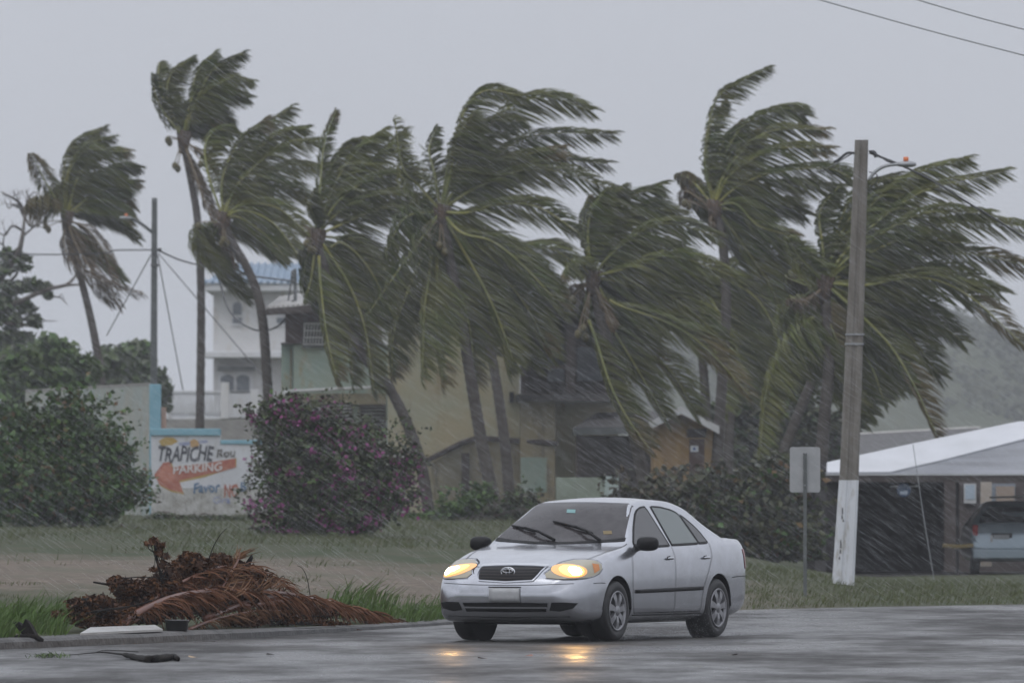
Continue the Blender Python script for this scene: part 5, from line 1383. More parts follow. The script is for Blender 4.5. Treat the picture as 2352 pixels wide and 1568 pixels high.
def sedan():
    zt = pchip([0, .03, .08, .15, .3, .6, .9, 1.14, 1.24, 1.5, 1.78, 1.93, 2.2, 2.5, 2.85, 3.15, 3.4, 3.65, 3.87, 4.0, 4.2, 4.38, 4.46, 4.51, 4.53],
               [.56, .645, .70, .745, .80, .885, .95, .99, 1.035, 1.215, 1.385, 1.435, 1.472, 1.482, 1.468, 1.415, 1.31, 1.185, 1.095, 1.07, 1.065, 1.05, .99, .86, .7])
    zb = pchip([0, .03, .08, .15, .3, .6, 1.5, 3.2, 3.9, 4.3, 4.45, 4.53], [.44, .33, .25, .21, .195, .19, .185, .185, .205, .26, .33, .47])
    w_ = pchip([0, .03, .08, .15, .25, .4, .6, .9, 1.5, 3, 3.7, 4.1, 4.3, 4.42, 4.5, 4.53], [.52, .64, .715, .765, .80, .825, .84, .848, .85, .85, .845, .828, .795, .73, .60, .46])
    zs = pchip([0, .08, .15, .3, .6, .9, 1.2, 1.6, 2.5, 3.3, 3.9, 4.3, 4.46, 4.53], [.50, .60, .655, .715, .80, .87, .915, .935, .955, .975, .985, .97, .88, .62])
    xs = sorted(set([0, .012, .03, .05, .08, .11, .15, .2] + [round(.25 + .05 * i, 3) for i in range(82)] + [4.38, 4.42, 4.46, 4.49, 4.515, 4.53]))
    xs = [x for x in xs if x <= 4.53]
    def section(x):
        b, t, w, s = zb(x), zt(x), w_(x), min(zs(x), zt(x) - .012)
        cab = sstep(1.15, 1.5, x) * (1 - sstep(3.5, 3.9, x))
        crown = .035 + .055 * (sstep(1.1, 1.35, x) * (1 - sstep(1.7, 1.95, x))) + .05 * sstep(3.2, 3.5, x) * (1 - sstep(3.8, 3.95, x))
        e = max(s + .006, t - crown)
        ys = w - .045
        ye = max(ys - .60 * (e - s) - .01, .2)
        h = s - b
        pts = [(0, b), (w * .5, b), (w - .11, b), (w - .045, b + h * .06), (w - .012, b + h * .17), (w - .004, b + h * .36), (w, b + h * .55), (w - .004, b + h * .72), (w - .014, b + h * .88), (ys, s)]
        for t2 in (.33, .66, .9):
            pts.append((ys + (ye - ys) * t2, s + (e - s) * t2))
        pts.append((ye - .012, e + .006))
        for q in (.93, .8, .6, .4, .2, 0):
            pts.append(((ye - .03) * q, e + (t - e) * (1 - q ** 2) ** .8 if q < .93 else e + (t - e) * .22))
        # one corner-cutting pass rounds the section without changing the count between stations
        out = [pts[0]]
        for a, c in zip(pts, pts[1:]):
            out.append((a[0] * .75 + c[0] * .25, a[1] * .75 + c[1] * .25)); out.append((a[0] * .25 + c[0] * .75, a[1] * .25 + c[1] * .75))
        return out + [pts[-1]]
    V, rows = [], 0
    for x in xs:
        half = section(x)
        ring = half + [(-y, z) for y, z in half[-2:0:-1]]
        rows = len(ring)
        V += [(x, y, z) for y, z in ring]
    n = len(xs)
    Fc = [(i*rows+j, (i+1)*rows+j, (i+1)*rows+(j+1) % rows, i*rows+(j+1) % rows) for i in range(n-1) for j in range(rows)]
    Fc += [tuple(range(rows)), tuple((n-1)*rows + j for j in range(rows-1, -1, -1))]
    bvh = BVHTree.FromPolygons([Vector(v) for v in V], Fc)
    YAW = math.radians(66)
    R3 = Matrix.Rotation(YAW, 3, 'Z')
    hub = Vector((.87, -.84, 0))                    # front left wheel, outer face
    want = P(1419, 1471.5, F * 1.5 / (1471.5 - HOR)); want.z = 0
    SC = 1.04
    loc = want - R3 @ (hub * SC)
    root = thing('sedan', loc, 'silver four door sedan with lit headlights driving on the wet road', 'car')
    root.rotation_euler = (0, 0, YAW)
    root.scale = (SC, SC, 1.0)
    mb = MB().add(V, Fc)
    body = mb.build('body', paint, root, smooth=True, local=True)
    # wheel arches
    cut = MB()
    for wx in (.87, 3.47):
        for sg in (-1, 1):
            cut.tube([(wx, sg * .60, .325), (wx, sg * 1.0, .325)], .352, 40)
    cm = bpy.data.meshes.new('arch_cut'); cm.from_pydata(cut.v, [], cut.f)
    co = bpy.data.objects.new('arch_cut', cm); col.objects.link(co)
    co.matrix_world = Matrix.Translation(loc) @ Matrix.Rotation(YAW, 4, 'Z') @ Matrix.Diagonal((SC, SC, 1, 1))
    md = body.modifiers.new('arches', 'BOOLEAN'); md.operation = 'DIFFERENCE'; md.object = co; md.solver = 'EXACT'
    bpy.context.view_layer.update()
    dg = bpy.context.evaluated_depsgraph_get()
    nm = bpy.data.meshes.new_from_object(body.evaluated_get(dg))
    body.modifiers.clear(); body.data = nm
    bpy.data.objects.remove(co, do_unlink=True)
    for p in nm.polygons: p.use_smooth = True
    es = body.modifiers.new('crisp', 'EDGE_SPLIT'); es.split_angle = math.radians(42)

    def hit(o, d):
        loc_, nr, i, dist = bvh.ray_cast(Vector(o), Vector(d).normalized())
        return (loc_, nr) if loc_ is not None else (None, None)
    def resample(pl, k):
        pl = [Vector((a, b, 0)) for a, b in pl]
        L = [0]
        for a, b in zip(pl, pl[1:]): L.append(L[-1] + (b - a).length)
        out = []
        for i in range(k):
            s = L[-1] * i / (k - 1)
            j = min(max(np.searchsorted(L, s) - 1, 0), len(pl) - 2)
            t = (s - L[j]) / max(1e-9, L[j+1] - L[j])
            out.append(pl[j].lerp(pl[j+1], t))
        return out
    def patch(name, top, bot, proj, m, off=.004, nu=18, nv=6, parent=root, thick=0.0):
        """surface panel that follows the bodywork: lofted between two curves, then laid onto the body"""
        T, B = resample(top, nu), resample(bot, nu)
        G = []
        for i in range(nu):
            for j in range(nv):
                q = B[i].lerp(T[i], j / (nv - 1))
                o, d = proj(q.x, q.y)
                h, nr = hit(o, d)
                if h is None:
                    h, nr, _, _ = bvh.find_nearest(Vector(o) + Vector(d) * 1.2)
                if nr.dot(Vector(d)) > 0: nr = -nr
                G.append((h, nr))
        mbp = MB()
        mbp.add([h + nr * off for h, nr in G], [(i*nv+j, (i+1)*nv+j, (i+1)*nv+j+1, i*nv+j+1) for i in range(nu-1) for j in range(nv-1)])
        ob = mbp.build(name, m, parent, smooth=True, local=True)
        if thick:
            so = ob.modifiers.new('solid', 'SOLIDIFY'); so.thickness = thick; so.offset = 0
        return ob
    front = lambda y, z: ((-1, y, z), (1, 0, 0))
    def side(sg): return lambda x, z: ((x, sg * 2, z), (0, -sg, 0))
    above = lambda y, x: ((x, y, 3), (0, 0, -1))
    def line(name, pts, proj, wd, m, off=.005, k=24, parent=root):
        T = resample(pts, k)
        top, bot = [], []
        for i, q in enumerate(T):
            t = (T[min(i+1, k-1)] - T[max(i-1, 0)]).normalized(); nn = Vector((-t.y, t.x, 0))
            top.append(tuple((q + nn * wd / 2)[:2])); bot.append(tuple((q - nn * wd / 2)[:2]))
        return patch(name, top, bot, proj, m, off, k, 2, parent)
    # glass
    patch('windscreen', [(y, 1.875 + .10 * (y / .56) ** 2) for y in np.linspace(-.525, .525, 15)], [(y, 1.20 + .20 * (y / .70) ** 2) for y in np.linspace(-.69, .69, 15)], above, cglass, .004, 26, 12)
    line('windscreen_trim', [(y, 1.885 + .10 * (y / .56) ** 2) for y in np.linspace(-.53, .53, 15)], above, .02, rubber, .006)
    patch('cowl', [(y, 1.205 + .20 * (y / .70) ** 2) for y in np.linspace(-.70, .70, 15)], [(y, 1.155 + .19 * (y / .70) ** 2) for y in np.linspace(-.71, .71, 15)], above, rubber, .004, 26, 3)
    patch('rear_window', [(y, 3.80 - .08 * (y / .6) ** 2) for y in np.linspace(-.62, .62, 11)], [(y, 3.27 - .06 * (y / .5) ** 2) for y in np.linspace(-.50, .50, 11)], above, cglass, .004, 18, 10)
    for sg in (-1, 1):
        sp = side(sg)
        for nm_, top, bot, g in (('front_window', [(1.45, 1.0), (1.68, 1.165), (1.89, 1.295), (2.00, 1.345), (2.12, 1.372), (2.26, 1.382)], [(1.44, .972), (1.60, .968), (1.9, .968), (2.30, .975)], cglass2),
                                 ('rear_door_window', [(2.40, 1.382), (2.62, 1.376), (2.85, 1.345), (2.97, 1.31)], [(2.37, .982), (2.6, .985), (2.85, .99), (3.05, .995)], cglass3),
                                 ('quarter_window', [(3.00, 1.30), (3.10, 1.245), (3.20, 1.17), (3.26, 1.10)], [(3.075, .997), (3.14, .998), (3.24, 1.00), (3.30, 1.005)], cglass2)):
            rim_ = []
            wo = patch(nm_, top, bot, sp, g, .005, 18, 8)
            line('window_trim', [bot[0]] + list(top) + [bot[-1]], sp, .016, rubber, .007, 30, wo)
            line('window_sill_trim', list(bot), sp, .02, rubber, .008, 16, wo)
        # shut lines, rubbing strip, handles
        line('panel_gap', [(1.29, .93), (1.25, .80), (1.235, .6), (1.26, .36), (1.30, .285)], sp, .007, seam_m)
        line('panel_gap', [(2.34, .97), (2.335, .8), (2.32, .5), (2.32, .285)], sp, .007, seam_m)
        line('panel_gap', [(3.33, 1.0), (3.30, .85), (3.19, .70), (3.07, .55), (3.02, .40), (3.0, .285)], sp, .007, seam_m)
        line('panel_gap', [(1.30, .285), (2.2, .283), (3.0, .285)], sp, .007, seam_m)
        line('bumper_gap', [(.34, .60), (.48, .605), (.56, .60)], sp, .007, seam_m)
        line('bumper_gap', [(3.83, .63), (4.0, .64), (4.2, .64), (4.4, .64)], sp, .007, seam_m)
        line('sill_line', [(1.27, .262), (2.2, .258), (3.05, .262)], sp, .012, seam_m, .004)  # dark line along the lower sill
        patch('rubbing_strip', [(1.31, .525), (1.6, .53), (3.02, .545)], [(1.31, .488), (1.6, .49), (3.02, .505)], sp, rubber, .010, 20, 3, thick=.012)
        for hx in (2.19, 3.13):
            p, nr = hit((hx, sg * 2, .845), (0, -sg, 0))
            hd = MB().ball(p + Vector((0, sg * .022, 0)), (.085, .017, .016), 12, 6).build('door_handle', paint, root, smooth=True, local=True)
            MB().ball(p + Vector((0, sg * .004, .004)), (.04, .004, .022), 10, 6).build('handle_cup', seam_m, hd, smooth=True, local=True)
        # door mirror
        p, nr = hit((1.47, sg * 2, .965), (0, -sg, 0))
        mir = MB()
        c = p + Vector((-.03, sg * .13, .035))
        secs = [(-.075, .35), (-.05, .8), (0, 1.0), (.045, .96), (.06, .85)]
        Vm = []
        for sx, sc in secs:
            for j in range(16):
                an = 2 * math.pi * j / 16
                ca, sa = math.cos(an), math.sin(an)
                Vm.append(c + Vector((sx, .115 * sc * math.copysign(abs(ca) ** .7, ca), .075 * sc * math.copysign(abs(sa) ** .7, sa))))
        mir.add(Vm, [(i*16+j, i*16+(j+1) % 16, (i+1)*16+(j+1) % 16, (i+1)*16+j) for i in range(4) for j in range(16)] + [tuple(range(15, -1, -1)), tuple(64 + j for j in range(16))])
        mir.tube([p + Vector((0, -sg * .02, -.01)), p + Vector((-.01, sg * .06, .0))], [.045, .03], 8)
        mir.build('door_mirror', rubber, root, smooth=True, local=True)
        # headlamp, laid round the front corner
        ph = math.radians(40)
        dirx, diry = math.cos(ph), -sg * math.sin(ph)
        def lampj(s, z, sg=sg, dirx=dirx, diry=diry):
            base_ = Vector((0, 0, z)) + Vector((-math.sin(ph), -(-sg) * -math.cos(ph) * -1, 0)) * 0
            ax = Vector((math.sin(ph), sg * math.cos(ph), 0))     # runs outwards and back
            o = ax * s + Vector((0, 0, z)) - Vector((dirx, diry, 0)) * 2
            return (o, (dirx, diry, 0))
        hl = patch('headlight', [(.36, .695), (.46, .755), (.58, .805), (.72, .835), (.84, .838), (.92, .825), (.97, .79)], [(.36, .655), (.46, .645), (.58, .645), (.72, .655), (.84, .675), (.92, .705), (.97, .75)], lampj, lens_m, .006, 26, 9)
        line('lamp_bezel', [(.35, .65), (.46, .638), (.6, .638), (.73, .648), (.85, .668), (.93, .70), (.98, .75)], lampj, .005, seam_m, .007, 26, hl)
        line('lamp_bezel', [(.35, .70), (.46, .762), (.58, .812), (.72, .842), (.85, .845), (.94, .828), (.98, .79)], lampj, .004, seam_m, .007, 26, hl)
        def oval(s0, z0, a, b_): return ([(s0 + a * math.cos(t), z0 + b_ * math.sin(t)) for t in np.linspace(math.pi, 0, 12)], [(s0 + a * math.cos(t), z0 - b_ * math.sin(t)) for t in np.linspace(math.pi, 0, 12)])
        patch('reflector', *oval(.60, .725, .17, .070), lampj, warm0, .008, 16, 6, hl)  # emission stands in for bulb light on the reflector, stronger towards the middle
        patch('reflector', *oval(.615, .724, .118, .058), lampj, warm, .010, 16, 6, hl)
        patch('bulb', *oval(.64, .722, .058, .040), lampj, hot, .012, 14, 6, hl)
        patch('side_marker', [(.85, .80), (.93, .79)], [(.85, .70), (.93, .735)], lampj, ambl, .009, 6, 4, hl)
        # tail lamp
        patch('tail_light', [(4.22, .93), (4.36, .93), (4.46, .92)], [(4.26, .72), (4.36, .72), (4.47, .72)], sp, redl, .006, 10, 6)
        # fog lamp recess in the bumper
        fg = patch('fog_recess', [(.50, .405), (.62, .41), (.74, .40)], [(.47, .325), (.58, .315), (.70, .345)], lambda s, z, sg=sg: ((-1, sg * s, z), (1, 0, 0)), rubber, .004, 10, 5)
    # bonnet shut line, grille, badge, plate, intake
    line('panel_gap', [(y, .125 + .28 * (abs(y) / .62) ** 2.2) for y in np.linspace(-.60, .60, 21)], above, .007, seam_m, .004, 40)
    for sg in (-1, 1):
        line('panel_gap', [(sg * .63, .40), (sg * .69, .70), (sg * .735, 1.05), (sg * .745, 1.32)], above, .007, seam_m, .004, 24)
    gr = patch('grille', [(-.345, .768), (0, .778), (.345, .768)], [(-.29, .632), (0, .622), (.29, .632)], front, rubber, .004, 22, 8)
    line('grille_surround', [(-.355, .775), (-.2, .785), (0, .788), (.2, .785), (.355, .775)], front, .022, chrome, .012, 24, gr)
    line('grille_surround', [(-.355, .772), (-.33, .68), (-.295, .628), (0, .612), (.295, .628), (.33, .68), (.355, .772)], front, .014, paint, .010, 40, gr)
    slat_m = mat('grille slat', (0.035, 0.028, 0.026), 0.5, spec=0.25)
    for k in range(4):
        z = .652 + .030 * k
        hw = .285 + .013 * k
        line('grille_slat', [(-hw, z), (0, z - .005), (hw, z)], front, .008, slat_m, .014, 20, gr)
    # badge: an oval ring holding two crossed ovals
    def ring(name, cy, cz, a, b_, rad, x0, m, parent):
        pts = []
        for k in range(25):
            t = 2 * math.pi * k / 24
            y, z = cy + a * math.cos(t), cz + b_ * math.sin(t)
            pts.append((x0, y, z))
        return MB().tube(pts, rad, 6, cap=False).build(name, m, parent, smooth=True, local=True)
    p, _ = hit((-1, 0, .715), (1, 0, 0)); bx_ = p.x - .022
    bd = MB().ball((bx_ + .008, 0, .715), (.006, .072, .046), 16, 8).build('badge', slat_m, gr, smooth=True, local=True)
    ring('badge_ring', 0, .715, .072, .047, .008, bx_, chrome, gr)
    ring('badge_ring', 0, .728, .056, .017, .005, bx_ - .004, chrome, gr)
    ring('badge_ring', 0, .718, .020, .038, .005, bx_ - .006, chrome, gr)
    pl = patch('number_plate', [(-.165, .552), (.165, .552)], [(-.165, .408), (.165, .408)], front, mat('blank plate', (0.45, 0.46, 0.47), 0.45, (0.38, 0.38, 0.39), 9, coord='Object'), .012, 8, 4, thick=.006)
    line('plate_shadow_gap', [(-.175, .56), (.175, .56)], front, .010, seam_m, .008, 8, pl)
    ik = patch('lower_intake', [(-.46, .400), (0, .405), (.46, .400)], [(-.43, .312), (0, .305), (.43, .312)], front, rubber, .004, 22, 6)
    line('intake_bar', [(-.45, .355), (0, .354), (.45, .355)], front, .016, paint, .012, 22, ik)
    line('bumper_crease', [(-.70, .60), (-.35, .585), (0, .58), (.35, .585), (.70, .60)], front, .006, seam_m, .002, 30)
    line('chin_dark_line', [(-.66, .262), (0, .25), (.66, .262)], front, .005, seam_m, .003, 30)  # thin dark line stands in for the shade under the silver chin
    # underside in shadow, wheels
    MB().box((2.2, 0, .20), (3.7, 1.20, .05)).build('underbody', rubber, root, local=True)
    for wx in (.87, 3.47):
        for sg in (-1, 1):
            ln = MB()
            nn = 24
            ln.add([(wx + .350 * math.cos(2*math.pi*k/nn), sg * y, .325 + .350 * math.sin(2*math.pi*k/nn)) for y in (.835, .605) for k in range(nn)],
                   [(k, (k+1) % nn, nn + (k+1) % nn, nn + k) for k in range(nn // 2)] + [tuple(range(nn, 2*nn))])
            ln.build('wheel_arch', seam_m, root, local=True)
            wh = bpy.data.objects.new('wheel', None); col.objects.link(wh); wh.parent = root
            wh.location = (wx, sg * .745, .312)
            prof = [(.205, -.085), (.25, -.098), (.29, -.09), (.308, -.07), (.312, -.03), (.312, .03), (.308, .07), (.29, .09), (.25, .098), (.205, .085)]
            ty = MB(); nn = 40
            ty.add([(r_ * math.cos(2*math.pi*k/nn), y_, r_ * math.sin(2*math.pi*k/nn)) for r_, y_ in prof for k in range(nn)],
                   [(i*nn+k, i*nn+(k+1) % nn, (i+1)*nn+(k+1) % nn, (i+1)*nn+k) for i in range(len(prof)-1) for k in range(nn)])
            ty.build('tyre', tyre_m, wh, smooth=True, local=True)
            dk = MB().tube([(0, sg * .01, 0), (0, sg * .06, 0)], .205, 32); dk.build('dark_slot_disc', seam_m, wh, local=True)  # dark backing disc stands in for the shade in the slots between spokes
            rm = MB()
            rp = [(.208, .092), (.205, .10), (.188, .094), (.182, .07)]
            rm.add([(r_ * math.cos(2*math.pi*k/nn), sg * y_, r_ * math.sin(2*math.pi*k/nn)) for r_, y_ in rp for k in range(nn)],
                   [(i*nn+k, i*nn+(k+1) % nn, (i+1)*nn+(k+1) % nn, (i+1)*nn+k) for i in range(len(rp)-1) for k in range(nn)])
            rm.build('rim', rim_m, wh, smooth=True, local=True)
            for q in range(7):
                a0 = 2 * math.pi * q / 7 + .2
                def pt(r_, da, y_): return (r_ * math.cos(a0 + da), sg * y_, r_ * math.sin(a0 + da))
                sp_ = MB()
                sp_.add([pt(.05, -.55, .092), pt(.05, .55, .092), pt(.12, .24, .100), pt(.12, -.24, .100), pt(.19, .20, .092), pt(.19, -.20, .092),
                         pt(.05, -.55, .065), pt(.05, .55, .065), pt(.12, .24, .065), pt(.12, -.24, .065), pt(.19, .20, .065), pt(.19, -.20, .065)],
                        [(0, 1, 2, 3), (3, 2, 4, 5), (1, 7, 8, 2), (2, 8, 10, 4), (0, 3, 9, 6), (3, 5, 11, 9), (5, 4, 10, 11)])
                sp_.build('spoke', rim_m, wh, local=True)
            MB().ball((0, sg * .09, 0), (.055, .018, .055), 14, 6).build('hub_cap', rim_m, wh, smooth=True, local=True)
    # wipers caught half way up the glass; rays from the street find where they lie on it
    Ri = R3.transposed()
    def onbody(zx, zy, lift):
        u, v = (1700 + zx * .574) * .57422, (1900 + zy * .574) * .57422
        o = Ri @ (Vector((0, 0, CAMH)) - loc); d = Ri @ (P(u, v, 1.0) - Vector((0, 0, CAMH)))
        o = Vector((o.x / SC, o.y / SC, o.z)); d = Vector((d.x / SC, d.y / SC, d.z))
        h, nr, _, _ = bvh.ray_cast(o, d.normalized())
        if h is None: return None
        if nr.dot(d) > 0: nr = -nr
        return h + nr * lift
    for a, mid, b_ in (((905, 462), (700, 382), (612, 360)), ((1222, 466), (1050, 372), (898, 330))):
        A, Mi, B = onbody(*a, .02), onbody(*mid, .04), onbody(*b_, .018)
        if B is None: B = Mi + (Mi - A) * .42 + Vector((0, 0, -.03))
        if A and Mi and B:
            wp = MB().tube([A, A.lerp(Mi, .5) + (Mi - A.lerp(Mi, 1)) * 0 + Vector((-.01, 0, .02)), Mi], [.016, .014, .010], 6)
            wo = wp.build('wiper', rubber, root, smooth=True, local=True)
            ext = Mi + (Mi - B) * .85
            e2 = onbody(mid[0] + (mid[0] - b_[0]) * .8, mid[1] + (mid[1] - b_[1]) * .95, .016) or ext
            MB().tube([B, onbody((mid[0] + b_[0]) / 2, (mid[1] + b_[1]) / 2, .022) or B.lerp(Mi, .5), Mi - Vector((0, 0, .012)), e2], [.010, .014, .014, .008], 6).build('wiper_blade', rubber, wo, smooth=True, local=True)
    # stickers inside the glass
    def sticker(name, q, c):
        pts = [onbody(x, y, .007) for x, y in q]
        if all(p is not None for p in pts):
            MB().add(pts, [tuple(range(len(pts)))]).build(name, mat(name, c, .4), root, local=True)
    sticker('sticker', [(990, 240), (1050, 242), (1048, 266), (988, 264)], (0.16, 0.32, 0.32))
    sticker('sticker', [(1240, 390), (1300, 388), (1305, 412), (1245, 414)], (0.18, 0.13, 0.05))
    MB().tube([(2.0, .32, 1.43), (1.93, .32, 1.37)], .012, 6)
    return root
sedan()

# ------------------------------------------------------------------ van parked under the carport, tail to the road
def van():
    D = 177.5
    gl = gz(X(2150, 176), 176) + .02
    r = thing('parked_van', (X(2325, D), D, gl), 'pale blue grey hatchback van parked tail outward in the dark carport', 'van')
    vp = mat('blue grey van paint', (0.30, 0.37, 0.42), 0.3, metallic=0.4, coat=0.4)
    cx = X(2325, D)
    secs = [(0.0, .42, .60, .70), (0.06, .30, .82, .80), (0.12, .28, 1.0, .83), (0.30, .27, 1.10, .85), (.5, .26, 1.28, .72), (.8, .26, 1.46, .58), (1.1, .26, 1.53, .52), (2.6, .26, 1.52, .52), (3.3, .26, 1.15, .78), (4.2, .28, .95, .80), (4.4, .34, .7, .66)]
    V = []
    n = 20
    for y, zb_, zt_, w in secs:
        half = [(0, zb_), (.75, zb_), (.84, zb_ + .12), (.86, .55), (.86, .75), (.84, min(.92, zt_ - .02)), (min(w + .06, .84), max(zt_ - .15, min(.93, zt_ - .015))), (w - .02, zt_ - .05), (w - .12, zt_ - .008), (0, zt_)]
        sc = .92 if y < .05 else 1.0
        ring = [(a * sc, b) for a, b in half] + [(-a * sc, b) for a, b in half[-2:0:-1]]
        n = len(ring)
        V += [(cx + a, D + y, gl + b) for a, b in ring]
    MB().add(V, [(i*n+j, i*n+(j+1) % n, (i+1)*n+(j+1) % n, (i+1)*n+j) for i in range(len(secs)-1) for j in range(n)] + [tuple(range(n-1, -1, -1))]).build('body', vp, r, smooth=True)
    def q(name, pts, m, par=r):
        MB().add([(cx + a, D + y, gl + z) for a, y, z in pts], [tuple(range(len(pts)))]).build(name, m, par)
    q('rear_window', [(-.70, .20, 1.02), (.70, .20, 1.02), (.62, .42, 1.22), (.46, .68, 1.41), (-.46, .68, 1.41), (-.62, .42, 1.22)], M['glass_dark'])
    MB().box((cx, D - .02, gl + .42), (1.66, .16, .20)).build('bumper', vp, r, bevel=.03)
    p = MB().box((cx - .22, D + .045, gl + .74), (.32, .02, .16)).build('number_plate', mat('dull plate', (.32, .33, .34), .5), r)
    MB().box((cx - .22, D + .05, gl + .74), (.44, .015, .24)).build('plate_recess', seam_m, r)
    MB().box((cx - .43, D + .02, gl + .74), (.05, .02, .14)).build('reverse_lamp', M['louvre'], r)
    for sg in (-1, 1):
        MB().box((cx + sg * .76, D + .14, gl + .88), (.12, .14, .30), rz=sg * .2).build('tail_light', redl, r, bevel=.02)
        w = bpy.data.objects.new('wheel', None); col.objects.link(w); w.parent = r
        w.location = Vector((sg * .74, .75, .31))
        MB().tube([(-.09, 0, 0), (.09, 0, 0)], .31, 24).build('tyre', tyre_m, w, smooth=True, local=True)
        MB().tube([(sg * .08, 0, 0), (sg * .095, 0, 0)], .2, 20).build('rim', rim_m, w, local=True)
    MB().tube([(cx - .42, D + .9, gl + 1.60), (cx + .45, D + .9, gl + 1.62)], .02, 6).build('roof_rack', M['metal_grey'], r)
    MB().tube([(cx - .02, D + .13, gl + .90), (cx + .10, D + .13, gl + .93)], .02, 6).build('tailgate_handle', chrome, r)
van()

# ------------------------------------------------------------------ storm debris by the kerb
def gpt(u, v, dd=None):
    """picture point put on the pile: a little behind the kerb below it"""
    return P(u, v, dd)

def debris():
    D = 92.0
    rnd = random.Random(5)
    Dp = pchip([0, 130, 200, 440, 640, 800, 930, 1100], [84.6, 85.7, 86.3, 88.9, 92.0, 94.8, 97.4, 101])
    def dry(name, label, pts, m, leaf, n, rib, dep, grav, wind, sparse=1.0, lw=.02, side_k=.55, stalk=.1):
        P3 = [P(u, v, Dp(u) + .35 + dd * .25 - .2 * (dd > 1)) for (u, v), dd in zip(pts, dep)]
        r = thing(name, (P3[0].x, P3[0].y, gz(P3[0].x, P3[0].y)), label, 'palm frond', 'dry fronds in the roadside pile')
        frond(r, P3, m, M['frond_rib'], rnd, leaf=leaf, nleaf=n, rib=rib, grav=grav, wind=wind, sparse=sparse, lw=lw, side_k=side_k, stalk=stalk, name='leaflets', jit=3.2)
        return r
    dry('dry_palm_frond', 'long arching dead palm frond lying across the front of the pile', [(268, 1445), (325, 1402), (420, 1366), (540, 1356), (690, 1368), (820, 1400), (928, 1436)], M['frond_dead'], .38, 190, .042, [-1.2, -1.2, -1.1, -.8, .6, 2.6, 4.6], .75, .55, lw=.017, stalk=.14)
    dry('dry_palm_frond', 'dead palm frond sprawled over the right end of the pile', [(470, 1420), (600, 1375), (740, 1378), (850, 1410), (915, 1440)], M['frond_dead'], .34, 130, .030, [-.6, 0, 1.4, 3.0, 4.3], .8, .6, lw=.017)
    dry('dry_palm_frond', 'tan dead frond with stiff leaflets standing up in the pile middle', [(425, 1392), (500, 1372), (580, 1352), (650, 1345)], M['frond_tan'], .30, 64, .022, [-.6, -.5, -.2, .4], -1.3, .5, lw=.013, side_k=.3)
    dry('dry_palm_frond', 'tan dead frond with leaflets fanned up at the pile top', [(500, 1370), (520, 1330), (545, 1290), (552, 1268)], M['frond_tan'], .26, 44, .016, [-.3, -.2, 0, .1], -.2, .55, lw=.012)
    dry('dry_palm_frond', 'pale tan frond end low at the pile foot by the kerb', [(430, 1446), (500, 1420), (590, 1402), (660, 1402)], M['frond_tan'], .22, 74, .018, [-1.7, -1.6, -1.3, -1.0], .6, .35, lw=.014)
    dry('dry_palm_frond', 'brown frond buried in the pile left of the middle', [(300, 1430), (380, 1385), (470, 1352), (590, 1330)], M['frond_dead'], .32, 90, .022, [-.4, -.2, .1, .5], .6, .5, lw=.016)
    dry('dry_palm_frond', 'rusty dead frond whose tip trails to the kerb end', [(560, 1392), (680, 1378), (790, 1392), (870, 1414), (930, 1430)], M['frond_dead'], .30, 120, .024, [-.6, .2, .4, .3, .2], .5, .6, lw=.016)
    dry('dry_palm_frond', 'tangled brown frond lying high across the pile back', [(330, 1390), (420, 1335), (520, 1300), (620, 1325), (680, 1365)], M['frond_dead'], .30, 110, .02, [1.2, 1.4, 1.6, 1.6, 1.6], .3, .4, lw=.015)
    # broken leafy branches gone brown
    br = [('dead_branch', 'upright spray of brown leaves at the left peak of the pile', [(390, 1395), (372, 1330), (358, 1270), (352, 1236)], [(354, 1240, 10, 7), (370, 1252, 11, 6), (342, 1248, 12, 5), (366, 1268, 9, 8), (380, 1276, 9, 6), (372, 1296, 10, 10), (355, 1308, 12, 6), (392, 1310, 14, 10)], 420),
          ('dead_branch', 'brown leafy branch crowning the pile', [(480, 1390), (455, 1340), (440, 1300), (432, 1275)], [(440, 1290, 36, 22), (470, 1300, 32, 20), (505, 1290, 30, 22), (430, 1275, 10, 8), (415, 1305, 22, 14), (540, 1310, 36, 24), (590, 1320, 24, 14), (400, 1320, 26, 16)], 2600),
          ('dead_branch', 'brown leafy branch drooping over the left shoulder of the pile', [(400, 1410), (330, 1375), (275, 1345), (255, 1330)], [(290, 1350, 40, 22), (330, 1350, 40, 26), (265, 1335, 20, 14), (380, 1340, 40, 30), (310, 1385, 60, 26)], 2100),
          ('dead_branch', 'low brown leafy branch at the left foot of the pile', [(360, 1430), (270, 1400), (200, 1375), (160, 1385)], [(220, 1380, 46, 16), (170, 1385, 22, 12), (260, 1410, 60, 24), (180, 1415, 40, 20), (130, 1408, 14, 8), (230, 1432, 60, 12)], 1700),
          ('dead_branch', 'rusty brown leaf heap spilling over the kerb right of the bucket', [(560, 1420), (640, 1425), (720, 1435), (770, 1442)], [(640, 1420, 60, 16), (720, 1432, 60, 12), (770, 1440, 40, 8), (560, 1425, 60, 14), (845, 1440, 12, 8)], 1500),
          ('dead_branch', 'matted brown leaves filling the heart of the pile', [(420, 1440), (450, 1400), (480, 1370), (520, 1360)], [(440, 1380, 90, 44), (530, 1360, 80, 46), (340, 1400, 80, 34), (640, 1385, 60, 26), (400, 1350, 70, 36), (480, 1330, 60, 36), (240, 1408, 80, 26), (570, 1330, 60, 36), (720, 1405, 70, 18), (430, 1310, 60, 30), (520, 1305, 50, 28), (330, 1365, 60, 30)], 11000)]
